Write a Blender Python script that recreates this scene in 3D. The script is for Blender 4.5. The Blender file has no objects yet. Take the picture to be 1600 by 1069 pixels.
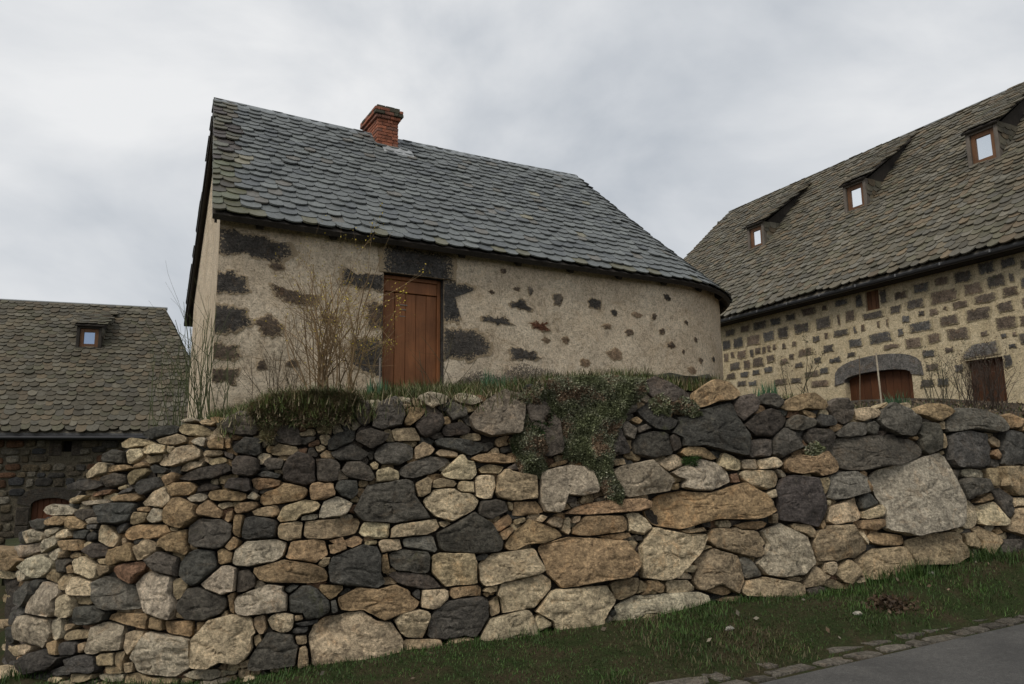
import bpy, math, random
import numpy as np
from mathutils import Matrix, Vector

# ------------------------------------------------------------------ camera
IMW, IMH, FPX = 1600.0, 1069.0, 1200.0
PITCH, ROLL, CAMZ = math.radians(9.5), math.radians(0.7), 1.6
scene = bpy.context.scene
fwd = np.array([0, math.cos(PITCH), math.sin(PITCH)])
up0 = np.array([0, -math.sin(PITCH), math.cos(PITCH)])
rt0 = np.array([1.0, 0, 0])
RT = math.cos(ROLL) * rt0 - math.sin(ROLL) * up0
UP = math.cos(ROLL) * up0 + math.sin(ROLL) * rt0
CAM = np.array([0, 0, CAMZ])
cd = bpy.data.cameras.new('camera')
cam = bpy.data.objects.new('camera', cd)
scene.collection.objects.link(cam)
cam.matrix_world = Matrix(((RT[0], UP[0], -fwd[0], CAM[0]), (RT[1], UP[1], -fwd[1], CAM[1]), (RT[2], UP[2], -fwd[2], CAM[2]), (0, 0, 0, 1)))
cd.sensor_fit = 'HORIZONTAL'
cd.sensor_width = 36.0
cd.lens = 36.0 * FPX / IMW
cd.clip_start = 0.05
cd.clip_end = 5000
scene.camera = cam

# ------------------------------------------------------------------ sky and sun
SUN_EL, SUN_AZ = math.radians(50), math.radians(218)      # azimuth clockwise from +Y
world = bpy.data.worlds.new('World')
scene.world = world
world.use_nodes = True
wn, wl = world.node_tree.nodes, world.node_tree.links
wn.clear()
w_out = wn.new('ShaderNodeOutputWorld')
w_bg = wn.new('ShaderNodeBackground')
w_sky = wn.new('ShaderNodeTexSky')
w_sky.sky_type = 'NISHITA'
w_sky.sun_disc = False
w_sky.sun_elevation = SUN_EL
w_sky.sun_rotation = SUN_AZ
w_sky.air_density = 1.0
w_sky.dust_density = 2.0
w_tc = wn.new('ShaderNodeTexCoord')
w_map = wn.new('ShaderNodeMapping')
w_map.inputs['Scale'].default_value = (1.0, 1.0, 1.5)
w_map.inputs['Location'].default_value = (0.35, 0.2, 0.1)
w_n1 = wn.new('ShaderNodeTexNoise')
w_n1.inputs['Scale'].default_value = 2.3
w_n1.inputs['Detail'].default_value = 7
w_n1.inputs['Roughness'].default_value = 0.52
w_n1.inputs['Distortion'].default_value = 0.3
w_rp = wn.new('ShaderNodeValToRGB')
w_rp.color_ramp.elements[0].position = 0.30
w_rp.color_ramp.elements[0].color = (0.37, 0.405, 0.45, 1)
w_rp.color_ramp.elements[1].position = 0.64
w_rp.color_ramp.elements[1].color = (0.74, 0.745, 0.75, 1)
w_e = w_rp.color_ramp.elements.new(0.47)
w_e.color = (0.55, 0.572, 0.60, 1)
w_sc = wn.new('ShaderNodeVectorMath')
w_sc.operation = 'SCALE'
w_sc.inputs['Scale'].default_value = 0.06
w_mix = wn.new('ShaderNodeMix')
w_mix.data_type = 'RGBA'
w_mix.inputs['Factor'].default_value = 0.93
wl.new(w_tc.outputs['Generated'], w_map.inputs['Vector'])
wl.new(w_map.outputs['Vector'], w_n1.inputs['Vector'])
wl.new(w_n1.outputs['Fac'], w_rp.inputs['Fac'])
wl.new(w_sky.outputs['Color'], w_sc.inputs[0])
wl.new(w_sc.outputs['Vector'], w_mix.inputs['A'])
wl.new(w_rp.outputs['Color'], w_mix.inputs['B'])
wl.new(w_mix.outputs['Result'], w_bg.inputs['Color'])
w_bg.inputs['Strength'].default_value = 1.0
wl.new(w_bg.outputs['Background'], w_out.inputs['Surface'])
sd = bpy.data.lights.new('sun', 'SUN')
sd.energy = 1.5
sd.angle = math.radians(25)
sd.color = (1.0, 0.94, 0.85)
sun = bpy.data.objects.new('sun', sd)
scene.collection.objects.link(sun)
_sdir = Vector((math.sin(SUN_AZ) * math.cos(SUN_EL), math.cos(SUN_AZ) * math.cos(SUN_EL), math.sin(SUN_EL)))
sun.rotation_euler = _sdir.to_track_quat('Z', 'Y').to_euler()
sun.location = (-3, -4, 12)
vs = scene.view_settings
vs.view_transform = 'Standard'
vs.look = 'None'
vs.exposure = 0.27
vs.gamma = 1.0
vs.use_curve_mapping = False
scene.cycles.max_bounces = 6
scene.cycles.diffuse_bounces = 3

# ------------------------------------------------------------------ projection helpers
def ray(px, py):
    px, py = np.asarray(px, float), np.asarray(py, float)
    x, y = (px - IMW / 2) / FPX, (IMH / 2 - py) / FPX
    return x[..., None] * RT + y[..., None] * UP + fwd

def project(P):
    d = np.asarray(P, float) - CAM
    z = d @ fwd
    return np.stack([IMW / 2 + FPX * (d @ RT) / z, IMH / 2 - FPX * (d @ UP) / z], -1)

def hit_plane(px, py, P0, N):
    d = ray(px, py)
    t = ((np.asarray(P0) - CAM) @ N) / (d @ N)
    return CAM + d * t[..., None]

# ------------------------------------------------------------------ noise (numpy)
def _hash(i, j, k, seed):
    n = (i * 374761393 + j * 668265263 + k * 2147483647 + seed * 1274126177) & 0xFFFFFFFF
    n = ((n ^ (n >> 13)) * 1274126177) & 0xFFFFFFFF
    n = (n ^ (n >> 16)) & 0xFFFFFFFF
    return n / 4294967295.0

def vnoise(P, seed=0):
    P = np.asarray(P, float)
    I = np.floor(P).astype(np.int64)
    f = P - I
    f = f * f * (3 - 2 * f)
    r = 0
    for a in (0, 1):
        for b in (0, 1):
            for c in (0, 1):
                w = (f[..., 0] if a else 1 - f[..., 0]) * (f[..., 1] if b else 1 - f[..., 1]) * (f[..., 2] if c else 1 - f[..., 2])
                r = r + w * _hash(I[..., 0] + a, I[..., 1] + b, I[..., 2] + c, seed)
    return r * 2 - 1

def fbm(P, octaves=4, seed=0, gain=0.5):
    P = np.asarray(P, float)
    s, a, t = 0, 1.0, 0
    for o in range(octaves):
        s = s + a * vnoise(P * 2 ** o + o * 17.3, seed + o)
        t += a
        a *= gain
    return s / t

# ------------------------------------------------------------------ object helpers
COL = scene.collection
WLOC = {}

def tag(o, label=None, cat=None, group=None, kind=None):
    if label: o['label'] = label
    if cat: o['category'] = cat
    if group: o['group'] = group
    if kind: o['kind'] = kind
    return o

def empty(name, loc, label=None, cat=None, group=None, kind=None):
    o = bpy.data.objects.new(name, None)
    COL.objects.link(o)
    o.location = loc
    o.empty_display_size = 0.2
    WLOC[o.name] = np.array(loc, float)
    return tag(o, label, cat, group, kind)

class MB:
    """collects world-space pieces into one mesh"""
    def __init__(self):
        self.v, self.f, self.c, self.m, self.n = [], [], [], [], 0
        self.margin = None
    def add(self, v, f, col=(1, 1, 1), mat=0):
        v = np.asarray(v, float).reshape(-1, 3)
        self.v.append(v)
        n = self.n
        self.f.extend([tuple(i + n for i in q) for q in f])
        self.m.extend([mat] * len(f))
        c = np.asarray(col, float)
        if c.ndim == 1: c = np.tile(c, (len(v), 1))
        self.c.append(c)
        self.n += len(v)
        return self
    def build(self, name, mats, parent=None, smooth=False, sharp=None, origin='center', kind=None):
        V = np.concatenate(self.v)
        C = np.concatenate(self.c)
        if origin == 'base': o0 = np.array([V[:, 0].mean(), V[:, 1].mean(), V[:, 2].min()])
        elif origin == 'zero': o0 = np.zeros(3)
        else: o0 = (V.max(0) + V.min(0)) / 2
        me = bpy.data.meshes.new(name)
        me.from_pydata((V - o0).tolist(), [], self.f)
        at = me.attributes.new('tint', 'FLOAT_COLOR', 'POINT')
        at.data.foreach_set('color', np.concatenate([C, np.ones((len(C), 1))], 1).astype(np.float32).ravel())
        if self.margin is not None:
            a2 = me.attributes.new('margin', 'FLOAT', 'POINT')
            a2.data.foreach_set('value', np.concatenate(self.margin).astype(np.float32))
        if not isinstance(mats, (list, tuple)): mats = [mats]
        for mm in mats: me.materials.append(mm)
        if len(mats) > 1: me.polygons.foreach_set('material_index', np.array(self.m, np.int32))
        if smooth:
            me.polygons.foreach_set('use_smooth', np.ones(len(me.polygons), bool))
            if sharp: me.set_sharp_from_angle(angle=math.radians(sharp))
        me.update()
        o = bpy.data.objects.new(name, me)
        COL.objects.link(o)
        WLOC[o.name] = o0.copy()
        if parent is not None:
            o.parent = parent
            o.location = o0 - WLOC[parent.name]
        else:
            o.location = o0
        if kind: o['kind'] = kind
        return o

def box(mb, o, ax, ay, az, col=(1, 1, 1), mat=0):
    """box from corner o with edge vectors"""
    o, ax, ay, az = [np.asarray(q, float) for q in (o, ax, ay, az)]
    v = [o, o + ax, o + ax + ay, o + ay, o + az, o + ax + az, o + ax + ay + az, o + ay + az]
    f = [(0, 3, 2, 1), (4, 5, 6, 7), (0, 1, 5, 4), (1, 2, 6, 5), (2, 3, 7, 6), (3, 0, 4, 7)]
    if np.dot(np.cross(ax, ay), az) < 0: f = [q[::-1] for q in f]
    mb.add(v, f, col, mat)

def bbox(mb, o, ax, ay, az, b=0.01, col=(1, 1, 1), mat=0):
    """box with chamfered edges (three stacked shells)"""
    o, ax, ay, az = [np.asarray(q, float) for q in (o, ax, ay, az)]
    lx, ly, lz = [np.linalg.norm(q) for q in (ax, ay, az)]
    ex, ey, ez = ax / lx, ay / ly, az / lz
    b = min(b, lx * .3, ly * .3, lz * .3)
    rings = []
    for (z, i) in ((0, b), (b, 0), (lz - b, 0), (lz, b)):
        r = []
        c = 0 if i else b
        for (x, y) in ((i + c, i), (lx - i - c, i), (lx - i, i + c), (lx - i, ly - i - c), (lx - i - c, ly - i), (i + c, ly - i), (i, ly - i - c), (i, i + c)):
            r.append(o + ex * x + ey * y + ez * z)
        rings.append(r)
    v = [p for r in rings for p in r]
    f = [tuple(range(7, -1, -1)), tuple(range(24, 32))]
    for k in range(3):
        for j in range(8):
            f.append((k * 8 + j, k * 8 + (j + 1) % 8, (k + 1) * 8 + (j + 1) % 8, (k + 1) * 8 + j))
    if np.dot(np.cross(ax, ay), az) < 0: f = [q[::-1] for q in f]
    mb.add(v, f, col, mat)

def tube(mb, pts, radii, sides=4, col=(1, 1, 1), mat=0):
    pts = np.asarray(pts, float)
    n = len(pts)
    radii = np.broadcast_to(np.asarray(radii, float), (n,))
    T = np.gradient(pts, axis=0)
    T /= np.linalg.norm(T, axis=1)[:, None] + 1e-9
    ref = np.array([0.3, 0.9, 0.1]) if abs(T[0] @ np.array([0.3, 0.9, 0.1])) < 0.85 else np.array([1.0, 0, 0])
    A = np.cross(T, ref)
    A /= np.linalg.norm(A, axis=1)[:, None] + 1e-9
    B = np.cross(T, A)
    an = np.arange(sides) * 2 * math.pi / sides
    V = pts[:, None, :] + radii[:, None, None] * (np.cos(an)[None, :, None] * A[:, None, :] + np.sin(an)[None, :, None] * B[:, None, :])
    f = []
    for i in range(n - 1):
        for j in range(sides):
            k = (j + 1) % sides
            f.append((i * sides + j, i * sides + k, (i + 1) * sides + k, (i + 1) * sides + j))
    f.append(tuple(range(sides - 1, -1, -1)))
    f.append(tuple((n - 1) * sides + j for j in range(sides)))
    mb.add(V.reshape(-1, 3), f, col, mat)

def leaves(mb, P, size, rng, col, up=0.0, aspect=0.45, mat=0, dirs=None):
    """many little pointed leaves (one quad each)"""
    P = np.asarray(P, float)
    n = len(P)
    d = rng.normal(size=(n, 3)) if dirs is None else np.asarray(dirs, float) + rng.normal(size=(n, 3)) * 0.25
    d[:, 2] += up
    d /= np.linalg.norm(d, axis=1)[:, None]
    s = np.cross(d, rng.normal(size=(n, 3)))
    s /= np.linalg.norm(s, axis=1)[:, None] + 1e-9
    L = (np.asarray(size) * rng.uniform(0.6, 1.3, n))[:, None]
    V = np.stack([P, P + d * L * .5 + s * L * aspect * .5, P + d * L, P + d * L * .5 - s * L * aspect * .5], 1).reshape(-1, 3)
    C = np.asarray(col, float)
    C = np.repeat(C, 4, axis=0) if C.ndim == 2 else np.tile(C, (4 * n, 1))
    mb.add(V, [(4 * i, 4 * i + 1, 4 * i + 2, 4 * i + 3) for i in range(n)], C, mat)

def pick(rng, n, cols, var=0.2, p=None):
    cols = np.asarray(cols, float)
    c = cols[rng.choice(len(cols), n, p=p)]
    return np.clip(c * rng.uniform(1 - var, 1 + var, (n, 1)), 0, 1)

# ------------------------------------------------------------------ materials
def mat_new(name):
    m = bpy.data.materials.new(name)
    m.use_nodes = True
    nt = m.node_tree
    b = nt.nodes['Principled BSDF']
    return m, nt.nodes, nt.links, b

def nz(N, L, scale, detail=5, rough=0.55, dist=0.0, vec=None):
    t = N.new('ShaderNodeTexNoise')
    t.inputs['Scale'].default_value = scale
    t.inputs['Detail'].default_value = detail
    t.inputs['Roughness'].default_value = rough
    t.inputs['Distortion'].default_value = dist
    if vec is not None: L.new(vec, t.inputs['Vector'])
    return t

def ramp(N, L, src, stops):
    r = N.new('ShaderNodeValToRGB')
    e = r.color_ramp.elements
    while len(e) < len(stops): e.new(0.5)
    for k, (p, c) in enumerate(stops):
        e[k].position = p
        e[k].color = (c, c, c, 1) if np.isscalar(c) else tuple(c) + (1,)
    L.new(src, r.inputs['Fac'])
    return r.outputs['Color']

def mixc(N, L, fac, a, b, mode='MIX'):
    m = N.new('ShaderNodeMix')
    m.data_type = 'RGBA'
    m.blend_type = mode
    for k, s in (('Factor', fac), ('A', a), ('B', b)):
        if hasattr(s, 'is_linked'): L.new(s, m.inputs[k])
        elif k == 'Factor': m.inputs[k].default_value = s
        else: m.inputs[k].default_value = tuple(s) + (1,) if len(s) == 3 else s
    return m.outputs['Result']

def bump(N, L, b, srcs):
    prev = None
    for (src, strength, dist) in srcs:
        u = N.new('ShaderNodeBump')
        u.inputs['Strength'].default_value = strength
        u.inputs['Distance'].default_value = dist
        L.new(src, u.inputs['Height'])
        if prev: L.new(prev, u.inputs['Normal'])
        prev = u.outputs['Normal']
    L.new(prev, b.inputs['Normal'])

def worldpos(N):
    return N.new('ShaderNodeNewGeometry').outputs['Position']

def tint(N):
    a = N.new('ShaderNodeAttribute')
    a.attribute_name = 'tint'
    return a.outputs['Color']

def make_rock(name, lichen=0.38, rough=0.9, grain=1.0, rust=0.35):
    m, N, L, b = mat_new(name)
    pos = worldpos(N)
    t = tint(N)
    n1 = nz(N, L, 7, 8, 0.62, 0.6, pos)
    n2 = nz(N, L, 38, 6, 0.65, 0.2, pos)
    n3 = nz(N, L, 150, 3, 0.6, 0, pos)
    v1 = ramp(N, L, n1.outputs['Fac'], [(0.28, 0.55), (0.52, 1.0), (0.75, 1.38)])
    v2 = ramp(N, L, n2.outputs['Fac'], [(0.28, 0.42), (0.5, 1.0), (0.72, 1.55)])
    n7 = nz(N, L, 17, 7, 0.7, 1.0, pos)
    c = mixc(N, L, 1.0, t, v1, 'MULTIPLY')
    c = mixc(N, L, 0.9, c, v2, 'MULTIPLY')
    c = mixc(N, L, 0.85, c, ramp(N, L, n7.outputs['Fac'], [(0.30, 0.36), (0.5, 1.05), (0.7, 1.55)]), 'MULTIPLY')
    c = mixc(N, L, 0.5, c, ramp(N, L, n3.outputs['Fac'], [(0.3, 0.45), (0.5, 1.0), (0.7, 1.5)]), 'MULTIPLY')
    n4 = nz(N, L, 4.2, 5, 0.7, 1.2, pos)                      # iron staining
    rf = ramp(N, L, n4.outputs['Fac'], [(0.54, 0.0), (0.72, rust)])
    c = mixc(N, L, rf, c, mixc(N, L, 1.0, c, (1.35, 0.95, 0.6), 'MULTIPLY'))
    n5 = nz(N, L, 13, 6, 0.75, 0.8, pos)                      # pale lichen
    lf = ramp(N, L, n5.outputs['Fac'], [(0.60, 0.0), (0.68, lichen)])
    c = mixc(N, L, lf, c, mixc(N, L, 0.5, (0.36, 0.315, 0.225), mixc(N, L, 1.0, c, (2.0, 1.9, 1.65), 'MULTIPLY')))
    n9 = nz(N, L, 2.7, 8, 0.78, 0.6, pos)                     # moss
    c = mixc(N, L, ramp(N, L, n9.outputs['Fac'], [(0.61, 0.0), (0.68, 0.6)]), c, (0.085, 0.088, 0.038))
    L.new(c, b.inputs['Base Color'])
    b.inputs['Roughness'].default_value = rough
    b.inputs['Specular IOR Level'].default_value = 0.25
    mp = N.new('ShaderNodeMapping')
    mp.inputs['Scale'].default_value = (1, 1, 2.6)
    mp.inputs['Rotation'].default_value = (0.25, 0.2, 0)
    L.new(pos, mp.inputs['Vector'])
    n6 = nz(N, L, 9, 9, 0.68, 0.9, mp.outputs['Vector'])
    vo = N.new('ShaderNodeTexVoronoi')
    vo.feature = 'DISTANCE_TO_EDGE'
    vo.inputs['Scale'].default_value = 7
    L.new(n1.outputs['Color'], vo.inputs['Vector'])
    cr = ramp(N, L, vo.outputs['Distance'], [(0.0, 0.0), (0.035, 1.0)])
    bump(N, L, b, [(n6.outputs['Fac'], 0.8 * grain, 0.065), (n7.outputs['Fac'], 0.8 * grain, 0.035), (n2.outputs['Fac'], 0.8 * grain, 0.022), (n3.outputs['Fac'], 0.5 * grain, 0.005), (cr, 0.25, 0.01)])
    return m

M_ROCK = make_rock('fieldstone')
M_BASALT = make_rock('dark_block_stone', lichen=0.2, rust=0.5, grain=0.8)

def make_smeared(name, mortar):
    """dark stone with lime mortar smeared over its margins"""
    m = make_rock(name, lichen=0.15, rust=0.6, grain=0.8)
    N, L = m.node_tree.nodes, m.node_tree.links
    b = N['Principled BSDF']
    src = b.inputs['Base Color'].links[0].from_socket
    a = N.new('ShaderNodeAttribute')
    a.attribute_name = 'margin'
    n = nz(N, L, 30, 8, 0.75, 0.6, worldpos(N))
    ad = N.new('ShaderNodeMath')
    ad.operation = 'MULTIPLY_ADD'
    L.new(a.outputs['Fac'], ad.inputs[0])
    ad.inputs[1].default_value = 0.34
    L.new(n.outputs['Fac'], ad.inputs[2])
    f = ramp(N, L, ad.outputs[0], [(0.615, 0.0), (0.68, 0.92)])
    L.new(mixc(N, L, f, src, mortar), b.inputs['Base Color'])
    return m
M_PATCH = make_smeared('render_margined_stone', (0.42, 0.325, 0.21))
M_BLOCK = make_smeared('mortared_block_stone', (0.42, 0.35, 0.22))

def make_simple(name, rough=0.9, nscale=30, nvar=0.35, bstr=0.4, bdist=0.01, spec=0.3, big=3.0, bigvar=0.25):
    m, N, L, b = mat_new(name)
    pos = worldpos(N)
    n = nz(N, L, nscale, 6, 0.6, 0, pos)
    n2 = nz(N, L, big, 5, 0.6, 0.5, pos)
    c = mixc(N, L, 1.0, tint(N), ramp(N, L, n.outputs['Fac'], [(0.3, 1 - nvar), (0.7, 1 + nvar)]), 'MULTIPLY')
    c = mixc(N, L, 1.0, c, ramp(N, L, n2.outputs['Fac'], [(0.3, 1 - bigvar), (0.7, 1 + bigvar)]), 'MULTIPLY')
    L.new(c, b.inputs['Base Color'])
    b.inputs['Roughness'].default_value = rough
    b.inputs['Specular IOR Level'].default_value = spec
    bump(N, L, b, [(n.outputs['Fac'], bstr, bdist)])
    return m

M_SOIL = make_simple('soil', nscale=40, nvar=0.5, bstr=1.0, bdist=0.03)
M_LEAF = make_simple('leaf', rough=0.6, nscale=6, nvar=0.3, bstr=0.0, spec=0.25, big=1.6, bigvar=0.35)
M_TWIG = make_simple('twig', rough=0.85, nscale=60, nvar=0.3, bstr=0.2, bdist=0.002)
M_METAL = make_simple('painted_metal', rough=0.45, nscale=20, nvar=0.2, bstr=0.05, bdist=0.002, spec=0.5)
M_BRICK = make_simple('brick_clay', rough=0.9, nscale=45, nvar=0.4, bstr=0.6, bdist=0.008, big=6, bigvar=0.3)
M_MORTAR = make_simple('mortar', rough=0.95, nscale=60, nvar=0.3, bstr=0.8, bdist=0.01, big=5)

def make_slate(name, lich=0.35, rough=0.55):
    m, N, L, b = mat_new(name)
    pos = worldpos(N)
    n1 = nz(N, L, 16, 6, 0.65, 0.4, pos)
    n2 = nz(N, L, 70, 4, 0.6, 0.0, pos)
    c = mixc(N, L, 1.0, tint(N), ramp(N, L, n1.outputs['Fac'], [(0.3, 0.72), (0.7, 1.28)]), 'MULTIPLY')
    c = mixc(N, L, 0.8, c, ramp(N, L, n2.outputs['Fac'], [(0.3, 0.75), (0.7, 1.25)]), 'MULTIPLY')
    n3 = nz(N, L, 5.5, 7, 0.75, 0.6, pos)
    lf = ramp(N, L, n3.outputs['Fac'], [(0.60, 0.0), (0.70, lich)])
    c = mixc(N, L, lf, c, (0.20, 0.19, 0.13))
    L.new(c, b.inputs['Base Color'])
    b.inputs['Roughness'].default_value = rough
    b.inputs['Specular IOR Level'].default_value = 0.4
    bump(N, L, b, [(n1.outputs['Fac'], 0.35, 0.015), (n2.outputs['Fac'], 0.3, 0.004)])
    return m

M_SLATE = make_slate('grey_slate', lich=0.15)
M_LAUZE = make_slate('weathered_stone_slate', lich=0.25, rough=0.75)

def make_render(name, c0, c1, c2, bs=1.0):
    m, N, L, b = mat_new(name)
    pos = worldpos(N)
    n1 = nz(N, L, 1.6, 7, 0.6, 0.6, pos)
    n2 = nz(N, L, 15, 7, 0.75, 0.5, pos)
    n3 = nz(N, L, 42, 5, 0.75, 0.0, pos)
    c = mixc(N, L, ramp(N, L, n1.outputs['Fac'], [(0.36, 0.0), (0.66, 1.0)]), c0, c1)
    n4 = nz(N, L, 3.3, 8, 0.72, 1.0, pos)
    c = mixc(N, L, ramp(N, L, n4.outputs['Fac'], [(0.50, 0.0), (0.70, 0.85)]), c, c2)
    n5 = nz(N, L, 0.9, 8, 0.7, 0.8, pos)
    c = mixc(N, L, ramp(N, L, n5.outputs['Fac'], [(0.50, 0.0), (0.72, 0.55)]), c, mixc(N, L, 1.0, c, (0.62, 0.60, 0.60), 'MULTIPLY'))
    c = mixc(N, L, 0.9, c, ramp(N, L, n2.outputs['Fac'], [(0.32, 0.55), (0.5, 1.0), (0.7, 1.25)]), 'MULTIPLY')
    c = mixc(N, L, 0.8, c, ramp(N, L, n3.outputs['Fac'], [(0.36, 0.4), (0.48, 1.0), (0.7, 1.25)]), 'MULTIPLY')
    L.new(c, b.inputs['Base Color'])
    b.inputs['Roughness'].default_value = 0.95
    b.inputs['Specular IOR Level'].default_value = 0.15
    bump(N, L, b, [(n1.outputs['Fac'], 0.5, 0.08), (n2.outputs['Fac'], 0.9 * bs, 0.035), (n3.outputs['Fac'], 0.9 * bs, 0.014)])
    return m

M_RENDER = make_render('roughcast_render', (0.59, 0.48, 0.345), (0.69, 0.58, 0.435), (0.46, 0.35, 0.23))
M_RENDER2 = make_render('lime_mortar', (0.54, 0.445, 0.285), (0.60, 0.51, 0.35), (0.42, 0.335, 0.20))
M_RUBBLE = make_render('dark_mortar', (0.10, 0.085, 0.06), (0.14, 0.12, 0.085), (0.07, 0.06, 0.045))

def make_wood(name, c0, c1, rough=0.6):
    m, N, L, b = mat_new(name)
    pos = worldpos(N)
    mp = N.new('ShaderNodeMapping')
    mp.inputs['Scale'].default_value = (14, 14, 0.9)
    L.new(pos, mp.inputs['Vector'])
    n1 = nz(N, L, 3.0, 8, 0.65, 0.5, mp.outputs['Vector'])
    n2 = nz(N, L, 2.2, 5, 0.6, 0.5, pos)
    c = mixc(N, L, ramp(N, L, n1.outputs['Fac'], [(0.3, 0.0), (0.7, 1.0)]), c0, c1)
    c = mixc(N, L, 1.0, c, ramp(N, L, n2.outputs['Fac'], [(0.3, 0.7), (0.7, 1.2)]), 'MULTIPLY')
    c = mixc(N, L, 1.0, c, tint(N), 'MULTIPLY')
    L.new(c, b.inputs['Base Color'])
    b.inputs['Roughness'].default_value = rough
    b.inputs['Specular IOR Level'].default_value = 0.3
    bump(N, L, b, [(n1.outputs['Fac'], 0.4, 0.006)])
    return m

M_DOOR = make_wood('red_brown_painted_wood', (0.165, 0.062, 0.022), (0.25, 0.10, 0.038))
M_DARKWOOD = make_wood('dark_weathered_wood', (0.022, 0.018, 0.015), (0.05, 0.042, 0.034), 0.85)
M_BROWNWOOD = make_wood('brown_window_wood', (0.11, 0.05, 0.022), (0.17, 0.085, 0.04))
M_GREYWOOD = make_wood('grey_weathered_wood', (0.10, 0.085, 0.07), (0.17, 0.145, 0.12), 0.85)

def make_glass(name, col):
    m, N, L, b = mat_new(name)
    b.inputs['Base Color'].default_value = col + (1,)
    b.inputs['Metallic'].default_value = 0.92
    n = nz(N, L, 1.2, 2, 0.5, 0, worldpos(N))
    bump(N, L, b, [(n.outputs['Fac'], 0.05, 0.02)])
    b.inputs['Roughness'].default_value = 0.06
    return m
M_GLASS = make_glass('window_glass', (0.86, 0.9, 0.93))
M_GLASS_BLUE = make_glass('dark_window_glass', (0.30, 0.38, 0.52))
# ------------------------------------------------------------------ dry wall surface (real plan curve, leaning back)
_cp = np.array([(-600, 14.0), (-200, 10.8), (-60, 9.0), (0, 7.95), (25, 7.5), (70, 7.05), (150, 6.78), (300, 6.65), (450, 6.7), (640, 6.95), (800, 7.2),
                (1000, 7.55), (1200, 8.0), (1400, 8.5), (1600, 9.1), (1800, 9.8), (2400, 12.5)], float)
_ag = np.linspace(-1.3, 1.5, 2801)
_dg = np.interp(_ag, (_cp[:, 0] - 800) / 1200, _cp[:, 1])
_k = np.exp(-0.5 * (np.arange(-60, 61) / 18.0) ** 2)
_k /= _k.sum()
_dg = np.convolve(np.pad(_dg, 60, mode='edge'), _k, mode='valid')
BATTER = 0.10

def Dwall(a):
    return np.interp(a, _ag, _dg)

def wall_pt(px, py, back=0.0):
    d = ray(px, py)
    a, s = d[..., 0] / d[..., 1], d[..., 2] / d[..., 1]
    Y = (Dwall(a) + back + BATTER * CAMZ) / (1 - BATTER * s)
    return np.stack([a * Y, Y, CAMZ + s * Y], -1)

def wall_nrm(px, py):
    px, py = np.asarray(px, float), np.asarray(py, float)
    tu = wall_pt(px + 6, py) - wall_pt(px - 6, py)
    tv = wall_pt(px, py - 6) - wall_pt(px, py + 6)
    n = np.cross(tu, tv)
    return n / np.linalg.norm(n, axis=-1)[..., None]

def px2a(x): return (np.asarray(x, float) - 800) / 1200 * 1.01

TOP = np.array([(-220, 905), (-60, 895), (0, 868), (25, 845), (45, 832), (75, 803), (110, 778), (135, 745), (165, 722), (190, 700), (222, 678), (290, 656), (345, 650),
                (380, 640), (430, 622), (560, 628), (650, 613), (720, 613), (780, 610), (850, 596), (1000, 592), (1080, 604), (1120, 598), (1150, 620), (1240, 615),
                (1300, 632), (1350, 638), (1450, 632), (1500, 640), (1570, 650), (1700, 655), (1900, 660), (2400, 665)], float)
BASE = np.array([(-220, 1080), (-60, 1070), (20, 1050), (100, 1075), (350, 1068), (480, 1048), (640, 1018), (750, 1002), (900, 985), (960, 975), (1060, 958),
                 (1130, 946), (1200, 936), (1300, 926), (1400, 906), (1500, 880), (1600, 862), (1720, 850), (2400, 815)], float)
def topy(x): return np.interp(x, TOP[:, 0], TOP[:, 1])
def basey(x): return np.interp(x, BASE[:, 0], BASE[:, 1])

_bx = np.linspace(-220, 2400, 200)
_bp = wall_pt(_bx, basey(_bx) - 3)
_ba, _bz = _bp[:, 0] / _bp[:, 1], _bp[:, 2]
_tx = np.linspace(-220, 2400, 300)
_tp = wall_pt(_tx, topy(_tx) + 9, 0.25)
_ta, _tz = _tp[:, 0] / _tp[:, 1], _tp[:, 2]

# road edge line
RE0, RED = np.array([1.76, 6.20]), np.array([0.888, 0.459])
REN = np.array([-RED[1], RED[0]])                         # towards the wall

def z_road(X):
    return 0.02 + 0.034 * (np.clip(X, -30, 30) - 1.74)

def ground_z(X, Y, relief=True):
    X, Y = np.asarray(X, float), np.asarray(Y, float)
    e = (X - RE0[0]) * REN[0] + (Y - RE0[1]) * REN[1]
    Yc = np.maximum(Y, 1.0)
    a = np.clip(X / Yc, -1.25, 1.4)
    Yw = Dwall(a) + 0.0
    ew = np.maximum((a * Yw - RE0[0]) * REN[0] + (Yw - RE0[1]) * REN[1], 0.4)
    zr = z_road(X)
    zw = np.interp(a, _ba, _bz)
    t = np.clip(e / ew, 0, 1)
    t = t * t * (3 - 2 * t) * 0.6 + t * 0.4
    z = np.where(Y > 0.8, zr + (zw - zr) * t, zr)
    if relief:
        P = np.stack([X, Y, X * 0], -1)
        z = z + np.clip(e / 0.3, 0, 1) * (0.035 * fbm(P * 1.7, 3, 5) + 0.012 * fbm(P * 7, 2, 8))
    z = np.where(e < -0.28, z - 0.03, z)
    far = np.clip((np.hypot(X, Y) - 14) / 20, 0, 1)
    z = z * (1 - far) + (-0.5) * far
    return z

def ground_hit(px, py):
    d = ray(px, py)
    for t in np.arange(3, 14, .02):
        P = CAM + d * t
        if P[2] <= ground_z(P[0], P[1], False): return P
    return P

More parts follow.
